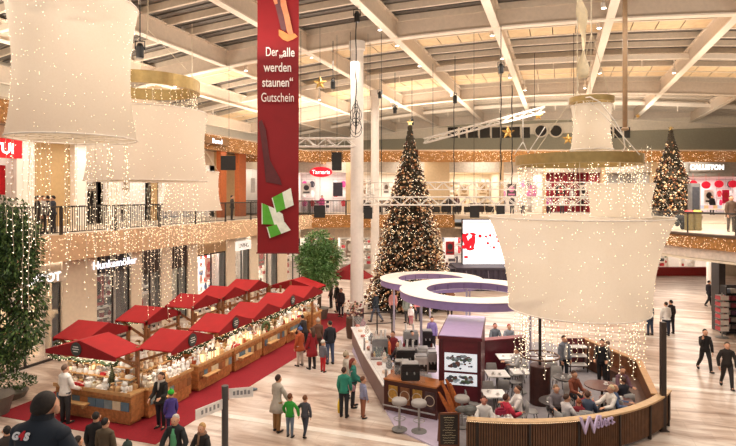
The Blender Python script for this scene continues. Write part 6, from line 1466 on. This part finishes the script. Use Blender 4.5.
# furniture on the curved gallery
p = PX(694, 27.5); o = emp('information_totem', (p[0],p[1],5.3), TH, 'tall grey information totem on the curved gallery beside the smaller tree', 'totem'); t = MB(); t.bbox((0,0,1.15),(.5,.3,2.28),.03); obj('body', t, mat('7A7674',.4), o); t = MB(); t.bx(-.17,.17,-.17,-.15,.9,2.1); obj('display', t, mat('4A4A50',.2), o); t = MB(); t.bx(-.3,.3,-.2,.2,.0,.05); obj('foot', t, M_grey, o)
for px, c_, lab in ((689,'B9A24A','olive gold waste bin with a red lid on the curved gallery'),(697,'C9B86A','olive gold waste bin with a yellow lid on the curved gallery')):
    p = PX(px, 26.4); o = emp('waste_bin', (p[0],p[1],5.3), 0, lab, 'bin'); t = MB(); t.lathe([(.2,.01),(.2,.8),(.18,.82)], 16); obj('drum', t, mat('8A7A4A',.4,.3), o); t = MB(); t.lathe([(.21,.82),(.21,.9),(.12,.98),(.0,.98)], 16); obj('lid', t, mat('C22A22' if 'red' in lab else 'D8B43A',.5), o)
p = PX(679, 27.0); t = MB(); rnd = random.Random(2)
for k in range(10): t.ell((rnd.uniform(-.2,.2), rnd.uniform(-.15,.15), .12+rnd.uniform(0,.6)), (rnd.uniform(.12,.22),.16,.16), 8, 6)
obj('dark_bundle', t, mat('2A2628',.9,var=.3), None, (p[0],p[1],5.3), 0, 'dark fabric bundle standing by the balustrade left of the bins', 'bundle', smooth=True)
p = PX(712, 33); o = emp('sales_table', (p[0],p[1],5.3), TH, 'white sales table with goods on the curved gallery', 'table'); t = MB(); t.bx(-1.1,1.1,-.4,.4,.82,.88); obj('tabletop', t, M_white, o)
for a in (-1,1):
    for b2 in (-1,1):
        t = MB(); t.bx(a*1.0-.03,a*1.0+.03,b2*.33-.03,b2*.33+.03,.01,.82); obj('leg', t, M_white, o)
for k in range(8):
    q = Vector((-.95+k*.27,0,0)); q.rotate(Matrix.Rotation(TH,3,'Z')); obj('carton', good('carton', random.choice(('D8B8C8','B9C4E0','EFE6DE','C9A880'))), None, None, (p[0]+q.x,p[1]+q.y,6.185), TH, 'small carton on the white sales table of the curved gallery', 'box', 'cartons on the sales table')
# ================================================================== LIGHT, SKY, CAMERA
w = bpy.data.worlds.new('World'); bpy.context.scene.world = w; w.use_nodes = True
bg = w.node_tree.nodes['Background']; bg.inputs['Color'].default_value = (1.0, .92, .85, 1); bg.inputs['Strength'].default_value = .42
for u in (-16.6, -11.2, -5.8, -.4, 5.0, 10.4):
    for v in (10, 19, 28, 37, 46):
        light('AREA', (u, v, 14.3), 270, WARM, 1.6, name='roof_floodlight')
# cove lamps on the shop roofs washing the roof from below
for v in (12, 22, 32, 42): light('AREA', (-22.5, v, 11.0), 700, WARM, 2, size_y=7, rot=(0, R(180-25), 0), name='cove_lamp')
for l in (-6, 4, 14, 24):
    x, y = CW(l, FD+3); light('AREA', (x, y, 11.1), 800, WARM, 7, size_y=2, rot=(R(180-25), 0, TH), name='cove_lamp')
for u in (-15, -8.5, -2, 5, 11):
    for v in (14, 24, 34, 44): light('AREA', (u, v, 11.4), 150, WARM, 2.5, rot=(PI, 0, 0), name='added_roof_fill')  # unseen lamps added in mid-air to brighten the roof
for l, d in ((16, 26), (20, 34)): light('AREA', w2(l, d, 9.2), 260, WARM, 2.5, name='gallery_ceiling_lamp')
sc = bpy.context.scene
sc.view_settings.view_transform = 'Standard'; sc.view_settings.look = 'None'; sc.view_settings.exposure = 0.02; sc.view_settings.gamma = 1.0
sc.view_settings.use_curve_mapping = False
sc.cycles.use_denoising = True
cam = bpy.data.cameras.new('Camera'); co = bpy.data.objects.new('Camera', cam); C.objects.link(co)
co.location = (0, 0, CAMZ); co.rotation_euler = (PI/2, 0, TH)
cam.sensor_width = 36; cam.lens = 36*F/736; cam.shift_y = -(223-HY)/736; cam.clip_end = 300
sc.camera = co
